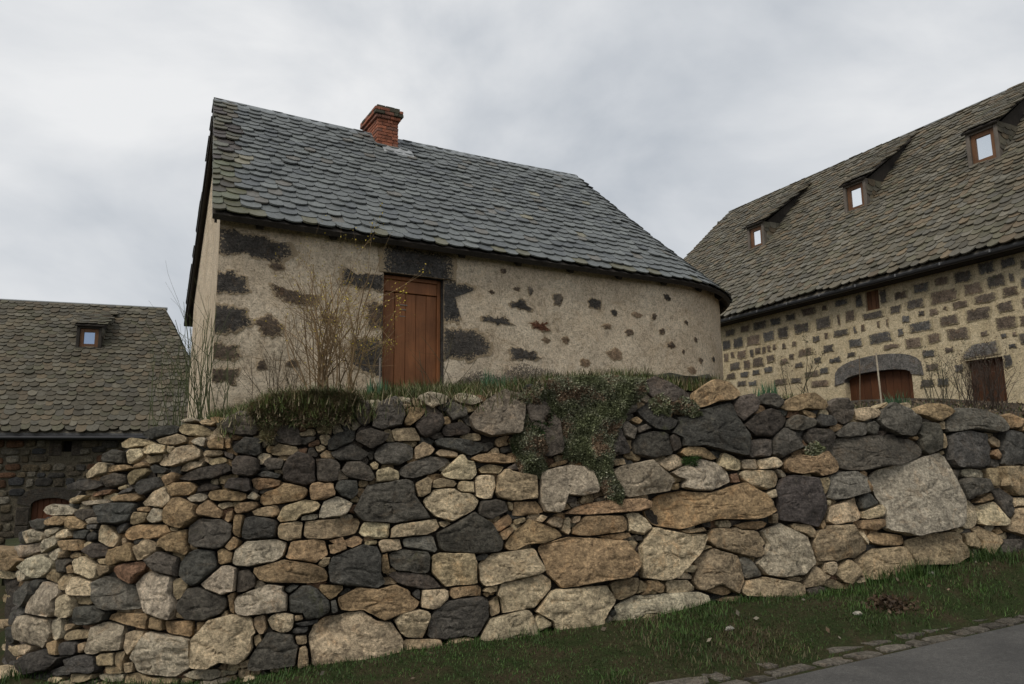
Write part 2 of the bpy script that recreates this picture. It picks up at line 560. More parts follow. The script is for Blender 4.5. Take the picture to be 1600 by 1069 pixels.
def grid_mesh(name, xs, ys, zf, mat, kind, colf=None):
    Xg, Yg = np.meshgrid(xs, ys)
    Z = zf(Xg, Yg)
    V = np.stack([Xg, Yg, Z], -1).reshape(-1, 3)
    nx, ny = len(xs), len(ys)
    f = [(j * nx + i, j * nx + i + 1, (j + 1) * nx + i + 1, (j + 1) * nx + i) for j in range(ny - 1) for i in range(nx - 1)]
    mb = MB()
    mb.add(V, f, colf(V) if colf else (1, 1, 1))
    o = mb.build(name, mat, smooth=True, origin='zero')
    o['kind'] = kind
    return o

def make_turf():
    m, N, L, b = mat_new('turf_soil')
    pos = worldpos(N)
    n1 = nz(N, L, 2.5, 6, 0.65, 0.5, pos)
    n2 = nz(N, L, 45, 6, 0.7, 0, pos)
    c = mixc(N, L, ramp(N, L, n1.outputs['Fac'], [(0.4, 0.0), (0.65, 1.0)]), (0.030, 0.040, 0.014), (0.055, 0.042, 0.024))
    c = mixc(N, L, 1.0, c, ramp(N, L, n2.outputs['Fac'], [(0.3, 0.5), (0.7, 1.4)]), 'MULTIPLY')
    L.new(c, b.inputs['Base Color'])
    b.inputs['Roughness'].default_value = 1.0
    b.inputs['Specular IOR Level'].default_value = 0.1
    bump(N, L, b, [(n2.outputs['Fac'], 0.9, 0.03)])
    return m
M_TURF = make_turf()

def spread(lo, hi, a, b, step):
    core = np.arange(a, b + 1e-6, step)
    l, r, s = [], [], step
    x = a
    while x > lo:
        s *= 1.5
        x -= s
        l.append(x)
    s, x = step, b
    while x < hi:
        s *= 1.5
        x += s
        r.append(x)
    return np.concatenate([l[::-1], core, r])

ground = grid_mesh('ground', spread(-900, 900, -7, 9, 0.14), spread(-300, 1500, 1.5, 11, 0.14), ground_z, M_TURF, 'structure')

def make_asphalt():
    m, N, L, b = mat_new('asphalt')
    pos = worldpos(N)
    n1 = nz(N, L, 1.1, 6, 0.6, 0.3, pos)
    n2 = nz(N, L, 160, 3, 0.6, 0, pos)
    v = N.new('ShaderNodeTexVoronoi')
    v.inputs['Scale'].default_value = 95
    L.new(pos, v.inputs['Vector'])
    c = mixc(N, L, ramp(N, L, n1.outputs['Fac'], [(0.35, 0.0), (0.65, 1.0)]), (0.045, 0.043, 0.040), (0.085, 0.081, 0.074))
    c = mixc(N, L, 0.8, c, ramp(N, L, n2.outputs['Fac'], [(0.3, 0.4), (0.7, 1.7)]), 'MULTIPLY')
    n8 = nz(N, L, 22, 6, 0.75, 0.5, pos)
    c = mixc(N, L, 0.8, c, ramp(N, L, n8.outputs['Fac'], [(0.3, 0.6), (0.7, 1.4)]), 'MULTIPLY')
    c = mixc(N, L, 0.5, c, ramp(N, L, v.outputs['Distance'], [(0.0, 1.5), (0.6, 0.6)]), 'MULTIPLY')
    L.new(c, b.inputs['Base Color'])
    b.inputs['Roughness'].default_value = 0.9
    bump(N, L, b, [(v.outputs['Distance'], 0.5, 0.006)])
    return m
M_ASPHALT = make_asphalt()

def strip(name, s0, s1, ns, e0, e1, ne, lift, mat, kind):
    s = np.linspace(s0, s1, ns)
    e = np.linspace(e0, e1, ne)
    S, E = np.meshgrid(s, e)
    XY = RE0 + S[..., None] * RED + E[..., None] * REN
    Z = z_road(XY[..., 0]) + lift
    V = np.concatenate([XY, Z[..., None]], -1).reshape(-1, 3)
    f = [(j * ns + i, j * ns + i + 1, (j + 1) * ns + i + 1, (j + 1) * ns + i) for j in range(ne - 1) for i in range(ns - 1)]
    mb = MB()
    mb.add(V, f)
    o = mb.build(name, mat, origin='zero')
    o['kind'] = kind
    return o
road = strip('road', -14, 22, 80, -6.5, -0.19, 14, 0.008, M_ASPHALT, 'structure')

# gutter of flat stones along the road edge
rng = np.random.default_rng(41)
kerb = empty('kerb', (RE0[0], RE0[1], z_road(RE0[0])), kind='structure')
for line, (ec, ew) in enumerate(((-0.08, 0.19), (0.14, 0.20))):
    s = -3.6 + line * 0.1
    while s < 6.5:
        l = rng.choice([rng.uniform(.12, .2), rng.uniform(.22, .5)])
        w = ew * rng.uniform(0.75, 1.1)
        if line == 1 and rng.random() < 0.30:
            s += l
            continue
        n = 12
        th = np.arange(n) * 2 * math.pi / n
        q = 6.0
        rx = (l * .47) * np.sign(np.cos(th)) * np.abs(np.cos(th)) ** (2 / q) * (1 + .12 * rng.normal(size=n))
        ry = (w * .47) * np.sign(np.sin(th)) * np.abs(np.sin(th)) ** (2 / q) * (1 + .12 * rng.normal(size=n))
        c = RE0 + (s + l / 2) * RED + (ec + rng.normal() * .015) * REN
        zb = z_road(c[0]) + 0.004 + rng.uniform(0, .010) + (0.010 if line else 0)
        mb = MB()
        R = []
        for (f_, dz) in ((1.02, -.1), (1.0, 0.0), (0.93, .007)):
            XY = c + (rx * f_)[:, None] * RED + (ry * f_)[:, None] * REN
            R.append(np.concatenate([XY, np.full((n, 1), zb + dz) + rng.normal(size=(n, 1)) * .003], 1))
        V = np.concatenate(R)
        f = [tuple(range(2 * n, 3 * n))]
        for k in range(2):
            for j in range(n):
                f.append((k * n + j, k * n + (j + 1) % n, (k + 1) * n + (j + 1) % n, (k + 1) * n + j))
        col = np.array([(0.13, 0.115, 0.092), (0.10, 0.088, 0.07), (0.17, 0.15, 0.12)][rng.integers(3)]) * rng.uniform(.7, 1.1)
        mb.add(V, f, col)
        mb.build('kerb_stone', M_ROCK, kerb, smooth=True, sharp=35)
        s += l + rng.uniform(0.005, 0.03)

# ------------------------------------------------------------------ terrace behind the dry wall
def terrace_z(a, Y):
    lip = np.interp(a, _ta, _tz)
    r = np.clip((Y - Dwall(a) - 0.3) / np.interp(a, px2a([1000, 1180]), [3.2, 6.6]), 0, 1)
    # height further back, by azimuth
    pxs = np.array([-600, 120, 230, 285, 340, 600, 1000, 1150, 1400, 1800])
    zb = np.array([-0.5, 0.2, 1.2, 2.1, 2.36, 2.68, 2.74, 2.8, 2.95, 3.0])
    bk = np.interp(a, px2a(pxs), zb)
    z = lip + (bk - lip) * r
    far = np.clip((Y - 16) / 14, 0, 1)
    P = np.stack([a * Y, Y, a * 0], -1)
    return z + 0.03 * fbm(P * 1.4, 3, 21)

_aa = np.linspace(px2a(34), px2a(2300), 260)
_rr = np.concatenate([[0.16, 0.25, 0.4, 0.6, 0.85], np.arange(1.1, 6, 0.35), np.arange(6, 28, 1.5)])
A_, R_ = np.meshgrid(_aa, _rr)
Y_ = Dwall(A_) + R_ + 0.25
Z_ = terrace_z(A_, Y_)
_mb = MB()
nx = len(_aa)
_V = np.stack([A_ * Y_, Y_, Z_], -1).reshape(-1, 3)
_soil = np.array([0.045, 0.036, 0.026])
_grs = np.array([0.040, 0.046, 0.018])
_wgt = np.clip((A_ - px2a(1080)) / 0.08, 0, 1).reshape(-1, 1)
_mb.add(_V, [(j * nx + i, j * nx + i + 1, (j + 1) * nx + i + 1, (j + 1) * nx + i) for j in range(len(_rr) - 1) for i in range(nx - 1)], _grs * (1 - _wgt) + _soil * _wgt)
terrace = _mb.build('terrace_ground', M_SOIL, smooth=True, origin='zero', kind='structure')
# ------------------------------------------------------------------ dry stone wall: outlines measured stone by stone
STONES = {
(0, 820, 4.453): """g 160 60 240 30 310 70 300 110 180 140|g 120 150 290 110 310 160 180 220 120 260|g 310 110 380 60 400 130 300 200|w 390 45 470 25 475 90 390 95|k 480 45 600 35 580 95 500 95
k 590 75 640 45 680 65 670 100 610 120|w 690 10 740 0 830 90 800 160 700 110|o 400 110 545 100 560 180 440 170|b 580 180 640 130 750 150 755 215 650 230|g 310 200 390 160 420 210 370 250
t 420 190 470 185 450 235 415 235|t 460 215 520 190 570 200 550 225 480 235|g 200 240 290 210 345 270 330 330 260 375 150 310 130 290|b 390 250 450 235 500 260 470 330 420 330
o 470 280 520 280 525 335 480 340|w 525 240 580 225 690 300 660 375 545 330|t 670 235 740 235 750 275 690 275|o 765 180 900 130 945 180 940 245 770 280|t 940 160 1030 100 1095 150 1090 200 970 250
o 1110 130 1170 60 1300 30 1310 210 1180 180|o 870 40 940 5 1150 0 1170 50 1100 85 900 105|t 695 285 770 285 770 320 700 360|r 805 310 860 265 1020 260 1000 320 920 405 850 365
b 1030 250 1100 190 1230 230 1225 350 1090 320|g 945 370 1010 340 1190 370 1220 640 1100 640 1020 590 960 450|t 1200 390 1260 370 1310 420 1240 530 1200 490|t 310 370 370 305 420 350 400 410
t 410 395 450 345 505 350 480 450 420 450|w 500 420 530 360 650 400 655 490 500 480|G 670 400 760 370 850 400 950 450 970 580 720 580 680 490|k 110 480 200 390 225 480 180 560 100 540
k 225 400 260 375 300 390 290 470 230 500|g 280 440 320 410 430 430 420 570 380 625 250 620 190 590|w 405 510 490 485 520 520 510 630 430 640|t 520 510 640 505 620 560 530 560
k 530 570 660 570 750 600 720 660 640 695 530 680|o 740 650 780 615 1040 625 1030 720 850 680|o 1040 640 1140 640 1140 740 1040 720|o 1150 670 1330 670 1330 780 1160 750|k 90 610 140 575 180 590 150 680 80 700
g 170 640 240 630 370 670 370 740 310 845 150 780|g 375 670 440 640 450 780 400 795|t 455 690 530 690 500 730 460 740|t 455 770 500 735 620 730 620 790 470 805
g 610 870 640 720 740 690 850 710 860 800 820 880 650 895|k 415 840 460 815 540 820 530 900 440 910|t 545 830 610 810 600 870 560 900|w 865 760 930 740 1000 750 960 830 890 900 870 850
o 340 820 410 800 410 900 370 900|w 140 840 190 825 250 850 200 910 150 890|k 160 950 220 900 330 870 420 940 340 1000 220 1030 170 1010|k 350 1020 440 980 480 1040 380 1060|k 430 940 480 920 490 980 450 1000
k 485 950 540 915 650 905 670 1000 640 1030 500 1020|t 670 930 700 890 800 890 800 980 680 980|t 800 885 870 885 860 950 850 1030 810 980|t 730 985 840 985 850 1035 750 1035
g 930 920 1000 790 1080 745 1310 800 1330 900 1300 1000 1200 1040 1000 1060 950 1010|t 860 960 930 955 920 1030 870 1030|o 110 920 150 910 160 990 120 980|k 65 720 120 690 110 800 70 840|t 60 860 110 840 140 900 100 920
g 110 320 160 300 200 370 150 395|t 1210 610 1250 600 1290 655 1220 650|k 120 60 160 40 180 130 130 140|t 490 1040 640 1040 640 1095 500 1095|g 680 1045 850 1045 850 1110 690 1110|k 160 1045 330 1040 330 1100 170 1100""",
(0, 640, 4.453): """k 970 170 1060 125 1200 110 1230 140 1180 180 1060 200|t 1090 205 1200 170 1280 175 1290 220 1200 250 1110 235|t 840 235 900 195 1090 220 1040 240 860 270|w 865 310 910 275 980 275 1000 320 900 385
w 1000 270 1090 240 1170 250 1150 300 1010 310|w 1170 250 1220 260 1190 305 1160 290|d 730 320 800 280 865 300 870 370 740 370|w 590 450 680 370 745 380 745 430 600 475|o 750 390 900 385 925 415 760 435
t 1010 335 1120 310 1120 360 1030 375|w 1100 370 1140 320 1170 330 1165 390 1110 395|o 935 390 1000 365 1030 385 1010 405 940 410|k 1035 400 1080 385 1160 410 1150 445 1070 440
t 880 460 950 410 1040 410 1030 440 910 520 880 510|b 700 480 800 440 870 460 870 520 750 540|k 945 540 970 490 1090 470 1120 530 970 600|d 490 520 600 490 700 500 720 530 620 560 500 560
r 620 590 760 555 815 560 740 590 640 605|k 810 585 910 540 940 550 920 570 840 590|t 820 540 880 520 880 550 820 560|o 770 610 950 580 975 610 940 635 790 640|t 480 630 560 595 600 600 560 640 490 655
g 540 650 760 615 760 640 600 670|g 310 690 370 660 500 690 500 730 400 735 340 730|b 505 730 560 695 680 690 680 740 590 770|k 685 680 780 655 930 655 920 730 870 790 720 790|o 940 680 1040 670 1030 710 950 705
t 905 740 930 710 1020 720 1000 780 910 800|g 1020 760 1060 680 1130 700 1130 770 1060 785|w 970 660 1070 570 1160 540 1200 640 1140 680|o 340 770 400 740 465 745 450 800 350 810|o 465 760 500 740 590 790 570 830 470 820
g 600 765 650 740 705 745 700 790 630 795|k 600 800 690 800 690 830 610 835|d 230 780 280 760 330 780 320 830 250 830|k 810 830 850 790 890 790 870 850 830 860|g 310 840 400 815 420 840 340 900
t 1180 820 1240 820 1240 850 1190 850|t 840 900 880 890 880 940 840 950|k 925 905 1000 890 980 930 930 940""",
(250, 640, 4.453): """b 410 100 470 60 560 15 640 30 690 130 650 170 560 175 440 150|t 130 130 180 95 280 110 360 160 300 185 150 170|t 270 75 330 65 390 85 360 110 280 100|g 100 85 220 55 270 65 200 90
g 215 220 280 195 325 195 310 260 240 240|o 340 230 390 195 450 205 450 270 350 275|o 450 210 490 205 490 265 455 270|w 56 340 120 270 220 245 275 290 270 330 190 355 65 395|t 305 290 420 280 435 320 320 330
t 330 345 450 330 465 365 350 390|w 110 410 200 365 325 360 300 385 150 430|b 130 470 300 410 460 380 500 430 360 480 140 500|k 510 270 600 195 690 210 690 300 640 320 540 300
b 515 380 550 330 620 320 680 350 680 440 610 470 520 440|b 445 290 510 310 510 350 460 330|b 800 190 850 110 960 130 975 240 900 240 810 215|t 780 280 820 240 970 265 900 320 780 310|b 720 370 760 335 860 350 850 410 760 420
k 665 440 740 430 850 450 840 475 680 465|b 860 430 880 360 960 310 1040 330 1080 380 1070 490 1000 525 860 490|b 1095 350 1220 350 1245 390 1230 480 1170 510 1095 480|o 0 470 100 435 120 470 90 510 40 525
o 60 560 90 515 200 505 245 540 200 590 80 600|b 250 545 330 515 420 530 400 555 270 570|t 415 510 440 475 470 490 450 525|d 440 540 490 480 620 475 630 560 560 570|o 640 480 730 475 840 500 820 525 690 555 640 535
o 685 650 730 575 820 555 880 505 1020 550 980 630 850 640 700 665|o 1045 530 1070 510 1200 515 1220 590 1160 620 1060 630|o 345 590 380 560 560 570 600 600 590 635 370 630|g 195 610 290 585 340 605 300 640 220 640
g 600 620 650 570 690 600 670 630|w 385 660 490 640 500 670 430 700|o 255 700 340 635 430 700 420 755 370 750 270 730|o 515 680 560 650 680 640 685 670 600 710 520 720|t 650 700 800 660 830 720 780 745 660 735
o 20 730 80 640 140 625 260 680 250 750 150 830 60 800 30 770|o 450 770 470 710 510 700 500 760 480 790|d 200 880 230 780 370 760 500 800 500 870 440 950 340 970 210 930|o 520 740 570 730 575 790 550 880 510 870
k 570 770 680 745 800 780 820 800 810 890 690 905 580 890|o 450 950 520 880 550 920 540 960 490 980|t 830 760 870 680 1000 635 1130 650 1110 700 1020 720 950 770 840 785|g 975 740 1100 725 1110 760 980 775
g 1110 760 1130 650 1240 605 1330 660 1290 720 1230 755|t 820 830 850 790 990 780 990 890 900 910 825 890|t 1000 800 1030 775 1380 755 1380 850 1180 895 1005 895|g 510 1020 560 960 640 915 800 905 880 940 870 1000 820 1060 700 1080 530 1075
o 875 990 920 920 1080 900 1150 920 1170 1000 1100 1060 890 1045|o 1160 930 1300 880 1360 890 1340 960 1190 1010|o 400 985 440 965 510 1000 500 1060 420 1080""",
(250, 830, 4.647): """k 140 290 200 190 290 130 400 150 430 240 340 330 250 400 190 370|d 170 500 210 420 290 415 400 460 480 500 440 600 330 650 220 630 160 570|g 310 390 390 310 460 255 540 265 560 370 540 430 460 455 360 430
b 560 300 640 285 700 320 680 400 620 430 560 440|o 690 285 740 250 880 210 1000 225 1130 250 1220 290 1220 350 1040 370 880 370 760 350 690 310|t 1140 240 1190 185 1240 190 1230 240 1180 270
g 545 510 600 470 680 430 830 390 880 400 925 540 910 575 620 615 570 600|o 490 450 540 450 545 600 520 615|k 930 500 1010 420 1070 400 1190 460 1230 540 1200 610 1100 640 950 590|k 890 420 960 385 1020 400 940 450
w 220 960 230 820 340 690 370 625 430 630 560 620 670 640 680 720 650 880 560 940 430 950 320 980|t 430 625 480 570 495 610 460 630|t 680 630 760 605 770 700 740 755 690 700|w 790 640 850 595 975 600 950 720 880 735 820 710
t 975 610 1040 600 1040 640 980 655|k 990 670 1170 640 1150 670 1000 700|k 950 720 1010 690 1090 700 1060 735 970 745|d 650 980 680 880 800 745 960 755 1000 830 990 960 870 980 660 1000|t 975 760 1060 760 1070 820 990 830
t 1010 850 1070 830 1080 970 1000 1000|t 670 760 720 750 740 800 690 850|t 420 1000 460 950 490 970 480 1010|t 490 960 580 980 550 1020 490 1015|o 270 660 330 660 300 720 275 730|g 180 1030 300 1005 430 1010 420 1080 200 1080""",
(500, 590, 4.453): """b 240 230 260 180 320 165 355 200 350 300 310 330 270 300|d 370 330 420 180 520 140 560 180 590 270 560 320 440 350|o 580 310 640 215 740 225 700 280 620 335|g 670 140 760 100 880 120 880 170 780 205
g 930 130 980 105 1080 125 1130 165 1060 185 970 165|d 890 230 930 165 1020 215 1020 260 930 290|b 670 320 740 260 830 250 855 310 830 370 740 410 690 380|b 850 370 880 330 980 310 1040 350 1020 390 880 405
B 1060 270 1150 180 1280 100 1400 130 1400 250 1370 380 1180 390 1090 350|t 500 360 650 350 695 435 530 440|b 250 390 360 360 480 400 440 450 360 490 260 440|k 60 440 120 390 230 370 240 430 120 500 70 500
d 80 530 210 455 340 520 280 570 130 570|d 390 540 440 460 560 460 650 490 630 560 540 600 420 590|t 650 500 720 450 770 470 800 510 740 550 670 570|k 800 470 830 425 1000 430 1120 460 1110 520 1030 535 900 500
t 805 515 850 500 950 515 960 555 820 545|d 565 640 620 600 760 555 880 560 870 600 780 660 660 690 560 690|t 350 600 380 580 410 600 400 640 370 640|w 400 645 480 630 550 655 555 715 395 730
b 160 650 200 590 260 580 330 620 380 700 340 715 200 690|k 100 770 140 720 250 720 260 800 220 840 150 825|w 850 670 920 600 980 540 1000 540 1020 590 1060 580 1080 700 1000 710 900 700|t 660 740 740 695 775 720 760 800 720 830 680 830
t 780 720 840 705 945 720 945 760 850 770 785 765|t 955 740 980 720 1070 730 1070 800 1000 805 955 785|w 1080 690 1200 680 1215 760 1180 840 1080 830|t 1110 630 1180 600 1270 620 1255 665 1130 660
d 270 920 350 770 600 715 650 760 700 880 780 980 500 995 280 990|w 705 850 790 825 800 790 920 770 960 800 1040 810 1095 885 1030 940 920 1005 830 970 750 920|b 1105 900 1130 865 1260 850 1310 920 1200 980 1100 960
w 830 1000 900 995 915 1020 870 1045 835 1030|o 1065 560 1110 530 1260 535 1390 570 1340 595 1180 590 1070 580""",
(500, 800, 4.453): """w 270 130 310 70 400 65 485 80 480 170 410 185 290 160|w 500 100 600 85 800 45 830 120 700 165 500 180|o 45 210 130 175 260 170 290 210 260 240 80 290|t 310 205 400 195 400 225 310 235
w 405 200 440 190 560 190 560 260 430 280|G 570 190 700 165 790 170 820 240 800 280 680 250 600 240|d 810 180 900 100 1000 30 1060 10 1130 50 1200 110 1265 210 1250 260 1100 275 880 275 830 240
k 75 340 110 290 260 240 380 235 410 310 430 480 400 515 230 505 80 470|o 425 320 465 285 490 420 430 430|d 490 300 580 270 740 280 765 380 720 430 560 410 500 370|t 780 380 810 300 900 285 1070 290 1085 490 980 515 850 500
b 480 430 590 415 740 440 850 515 740 530 580 510|o 120 620 200 570 280 525 400 540 540 515 690 630 670 660 540 700 460 760 380 740 300 660 180 700 140 680|w 710 550 890 540 890 590 820 670 710 665
k 640 570 680 530 700 550 700 620 660 600|o 0 510 170 510 130 570 70 610 0 560|k 110 590 180 530 225 530 210 560 130 590|k 75 620 110 610 130 690 80 715
w -65 900 -30 800 60 730 220 700 310 715 430 770 500 760 550 940 540 1000 400 1035 200 1050 -40 1050 -60 980|w 515 750 560 710 650 685 740 690 765 740 735 790 720 875 640 880 560 840
d 755 800 810 700 920 620 1050 590 1160 620 1160 720 1100 860 900 870 750 870|t 570 910 640 885 830 880 830 975 760 1000 600 960|t 850 960 910 880 1050 865 1090 915 950 960 870 980|o 910 530 1110 510 1115 580 910 600
o 1130 560 1220 510 1235 560 1170 600|t 1180 630 1250 580 1255 700 1180 740|k 1080 310 1140 285 1180 300 1150 340 1090 340""",
(750, 580, 4.453): """b 330 250 420 190 520 210 540 400 545 550 470 570 400 560 360 400|d 880 480 930 380 960 390 1050 560 980 570 900 570|b 930 270 990 210 1070 220 1080 280 950 340|o 1040 340 1090 315 1135 345 1100 370
b 980 380 1020 350 1085 400 1060 470 1010 450|b 1095 390 1160 365 1190 400 1110 430|d 1080 500 1130 430 1280 420 1330 500 1320 580 1200 600 1090 570|k 1100 290 1200 220 1300 330 1400 330 1380 400 1250 410 1180 370
b 1140 90 1240 40 1330 80 1460 170 1480 230 1350 220 1200 170|t 125 840 140 740 190 690 250 710 380 740 390 880 300 900 150 880|g 425 790 440 700 520 680 700 665 760 690 800 840 680 860 560 870 570 970 450 960 425 880
o 490 650 600 610 615 640 560 660 480 670|o 650 650 730 625 730 660|b 570 880 620 860 680 880 670 910 590 915|w 700 890 720 870 745 890 720 925 700 915|g 945 700 1010 670 1100 650 1160 630 1270 690 1330 800 1330 840 1130 850 1080 880 1010 850 960 790
t 920 610 1000 610 1010 650 940 660|o 560 990 700 940 900 900 1190 890 1200 960 900 990 600 1000|o 235 960 250 910 400 910 450 980 300 1000 230 1000|t 190 910 230 920 230 975 200 960|b 190 670 250 640 260 690 200 690""",
(750, 770, 4.453): """w 10 500 80 440 370 395 400 440 460 540 300 590 20 640|o 130 285 180 250 250 240 160 340|o 90 220 150 180 200 150 230 200 210 225 120 280|t 230 190 310 170 315 200 250 225|w 390 190 430 150 475 170 430 210
w 465 210 510 170 570 180 570 240 510 235|w 570 260 600 170 635 170 630 290|t 630 190 660 160 690 165 690 205 640 215|o 170 370 250 280 340 195 430 230 575 285 530 320 440 350 310 355 260 410
o 640 280 740 170 790 155 1000 170 1020 200 990 270 750 300|o 800 310 1000 275 1085 290 970 335|w 1025 150 1070 135 1150 180 1190 240 1130 290 1040 265
o 430 390 560 340 750 320 1030 360 1060 480 1085 530 1000 580 880 620 600 670 560 660 480 560 430 460|w 135 680 150 630 460 570 500 600 490 660 380 790 250 800 200 830 150 820|t 15 690 50 660 120 640 120 690 60 735
w 0 1000 60 880 200 850 320 815 370 910 380 1000 300 1020 100 1055|w 370 890 410 840 510 910 400 960|w 400 820 500 690 600 670 880 635 940 760 880 860 830 955 640 975 580 950 480 880
t 900 650 930 610 1100 590 1100 680 1000 745 940 740|t 1110 610 1230 610 1285 660 1230 710 1100 705|g 950 800 1040 735 1150 720 1530 690 1545 770 1400 800 1260 840 1200 890 950 905|k 900 840 940 805 970 840 930 880
k 860 880 900 845 930 880 880 925|b 1085 310 1130 295 1140 340 1090 335|t 1020 350 1060 330 1100 345 1080 400 1040 380|b 1060 550 1100 545 1100 580 1060 580|b 510 970 580 980 540 1000""",
(1000, 580, 4.453): """O 370 200 390 150 450 100 520 65 600 80 680 150 660 190 540 215 430 255 380 230|k 230 360 320 310 420 330 420 270 530 230 640 230 690 360 745 590 660 580 560 530 300 510 250 440|b 650 240 700 180 780 160 820 220 800 280 720 345 670 320
d 850 220 890 150 960 160 1000 210 960 260|O 980 260 1060 200 1120 165 1210 155 1330 240 1270 260 1100 270|b 720 390 800 310 920 265 1010 330 1000 370 890 460 800 440|b 750 490 890 470 905 590 760 600
d 915 520 940 450 1010 405 1060 430 1125 530 980 600 920 580|d 1020 370 1080 310 1200 340 1200 380 1120 410 1040 405|o 1115 280 1150 265 1240 300 1230 325 1180 320|k 1235 350 1270 295 1336 310 1370 370 1280 385
b 1150 460 1190 400 1336 410 1380 480 1300 530 1160 490|o 280 560 330 525 440 530 530 590 530 620 420 600 300 590|w 110 640 240 580 295 610 290 650 200 695|w 550 660 580 570 640 590 700 640 690 690 600 680
w 705 620 800 615 815 680 710 680|w 810 625 930 595 980 640 940 680 840 680|g 940 680 990 690 1035 740 990 740|w 690 700 960 690 970 800 880 815 780 800 710 740|r 630 720 680 705 700 770 650 780
g 200 715 300 690 420 615 500 640 625 740 580 790 460 850 330 810 290 790 340 750|o 215 790 270 780 270 820 220 830|o 80 1000 140 890 200 845 420 850 680 785 760 820 890 890 890 990 740 1020 600 1030 450 1040 290 1090 160 1070 90 1050
w 870 850 940 820 945 880 900 890|w 900 910 940 890 950 960 910 980|t 910 1000 960 985 955 1060 910 1060|p 960 880 980 770 1050 735 1200 740 1230 780 1250 920 1250 1060 1180 1060 960 1020
o 1010 610 1110 590 1200 600 1310 550 1400 620 1390 700 1260 725 1100 715 1030 690|b 200 470 230 435 280 450 280 530 220 560|w 1120 720 1200 715 1200 740 1130 735|t 1230 750 1300 735 1310 780 1280 855 1240 855
w 1255 900 1320 895 1310 935 1260 930|d 1080 440 1130 430 1140 490 1110 480|t 780 825 860 830 850 850 800 840""",
(1000, 740, 4.453): """w 10 560 60 410 130 375 210 390 290 425 440 420 440 480 390 570 300 620 250 690 200 730 60 720 0 690|t 280 400 440 375 465 400 330 420|k 440 345 500 330 500 375 460 375|w 515 325 630 320 630 380 550 370
o 670 360 740 340 890 330 890 370 800 390 690 385|t 470 480 520 390 650 385 800 405 840 570 800 580 650 545 530 510|t 430 540 450 495 510 510|w 820 460 850 435 885 490 850 510
g 860 410 920 360 1040 365 1060 410 1170 440 1210 560 1190 640 1080 700 950 705 850 690 800 620 870 570 900 500|t 1030 345 1170 355 1225 410 1210 480 1170 430 1070 390|t 380 680 410 570 480 530 580 545 640 580 690 680 690 760 640 825 600 780 520 770 430 810 390 770
w 310 680 350 635 400 640 370 690|w 240 710 280 690 370 705 370 735 260 730|o 0 745 120 740 170 790 150 830 0 850|w 180 740 310 740 380 800 360 820 200 835|o 450 815 520 780 600 785 640 835 560 845
G 690 600 730 580 800 640 845 710 740 730 700 700|t 690 800 710 755 860 720 960 740 1130 775 1110 850 900 860 740 840|t 990 720 1130 720 1140 745 1070 755|t 1145 770 1210 635 1290 700 1336 720 1350 780 1250 775 1150 800
t 530 870 690 850 690 890 640 915 560 890|b 1150 810 1240 780 1320 800 1180 860|w 0 970 140 960 130 1000 0 1030|o 1240 350 1270 320 1290 370 1260 390""",
(1290, 590, 4.453): """b 40 200 80 150 150 150 190 200 180 290 130 320 80 280|w 200 225 280 210 360 230 370 270 280 300 230 290|d 370 290 400 240 460 190 540 210 610 280 635 350 590 395 500 390 400 340|d 80 400 170 310 280 320 270 400 180 420
d 285 320 340 305 370 340 350 410 290 380|O 580 240 720 185 800 195 890 240 780 305 700 265|w 515 180 580 170 600 200 570 220|w 390 200 430 170 440 190 400 215|d 835 330 870 260 930 220 1060 230 1230 300 1240 340 1180 375 980 360 860 375
o 1230 270 1270 255 1380 300 1380 370 1250 350|d 30 520 120 430 340 415 480 430 650 450 680 550 540 600 350 630 120 650 60 600|d 640 350 690 320 780 340 805 490 720 540 680 520 650 430|t 780 320 820 300 835 360 790 365
t 805 390 840 390 845 490 815 490|o 605 420 640 400 660 420 640 440|k 865 590 870 420 960 380 1090 380 1130 430 1165 570 1050 620 900 620|t 1110 430 1170 410 1220 440 1215 490 1150 470|o 1135 540 1190 500 1220 540 1200 570
k 1220 480 1230 400 1290 370 1400 390 1400 600 1230 610|S 310 670 560 610 700 550 810 535 860 620 960 900 950 960 890 1030 680 1060 540 1090 440 1090 390 880 340 760|G 0 830 30 690 90 650 200 650 260 700 285 790 150 830 10 845
o 240 665 270 640 305 660 300 695 260 690|o 265 720 290 700 335 780 330 800 290 790|k 215 850 260 810 310 805 375 880 300 910 240 920|w 20 910 190 840 225 840 245 960 200 990 40 1030 0 990|w 250 930 380 880 400 910 380 970 280 985
o 215 1000 400 980 405 1030 350 1060 220 1040|d 875 640 950 640 920 720|g 945 650 1010 630 1110 650 1110 700 980 690|d 910 740 980 700 1130 710 1140 780 1010 820 960 850|t 1120 640 1200 630 1230 700 1200 750 1150 750
t 1200 630 1400 615 1400 830 1330 810 1230 740|o 1020 860 1160 800 1170 850 1040 880|d 1165 790 1220 775 1290 840 1300 960 1240 970 1190 860|w 950 870 1000 850 1050 940 1040 1030 940 1050 930 1010
w 1040 910 1130 860 1190 880 1250 1020 1060 1020|t 1250 1050 1310 900 1400 880 1400 1100|t 790 530 830 505 840 530 800 545""",
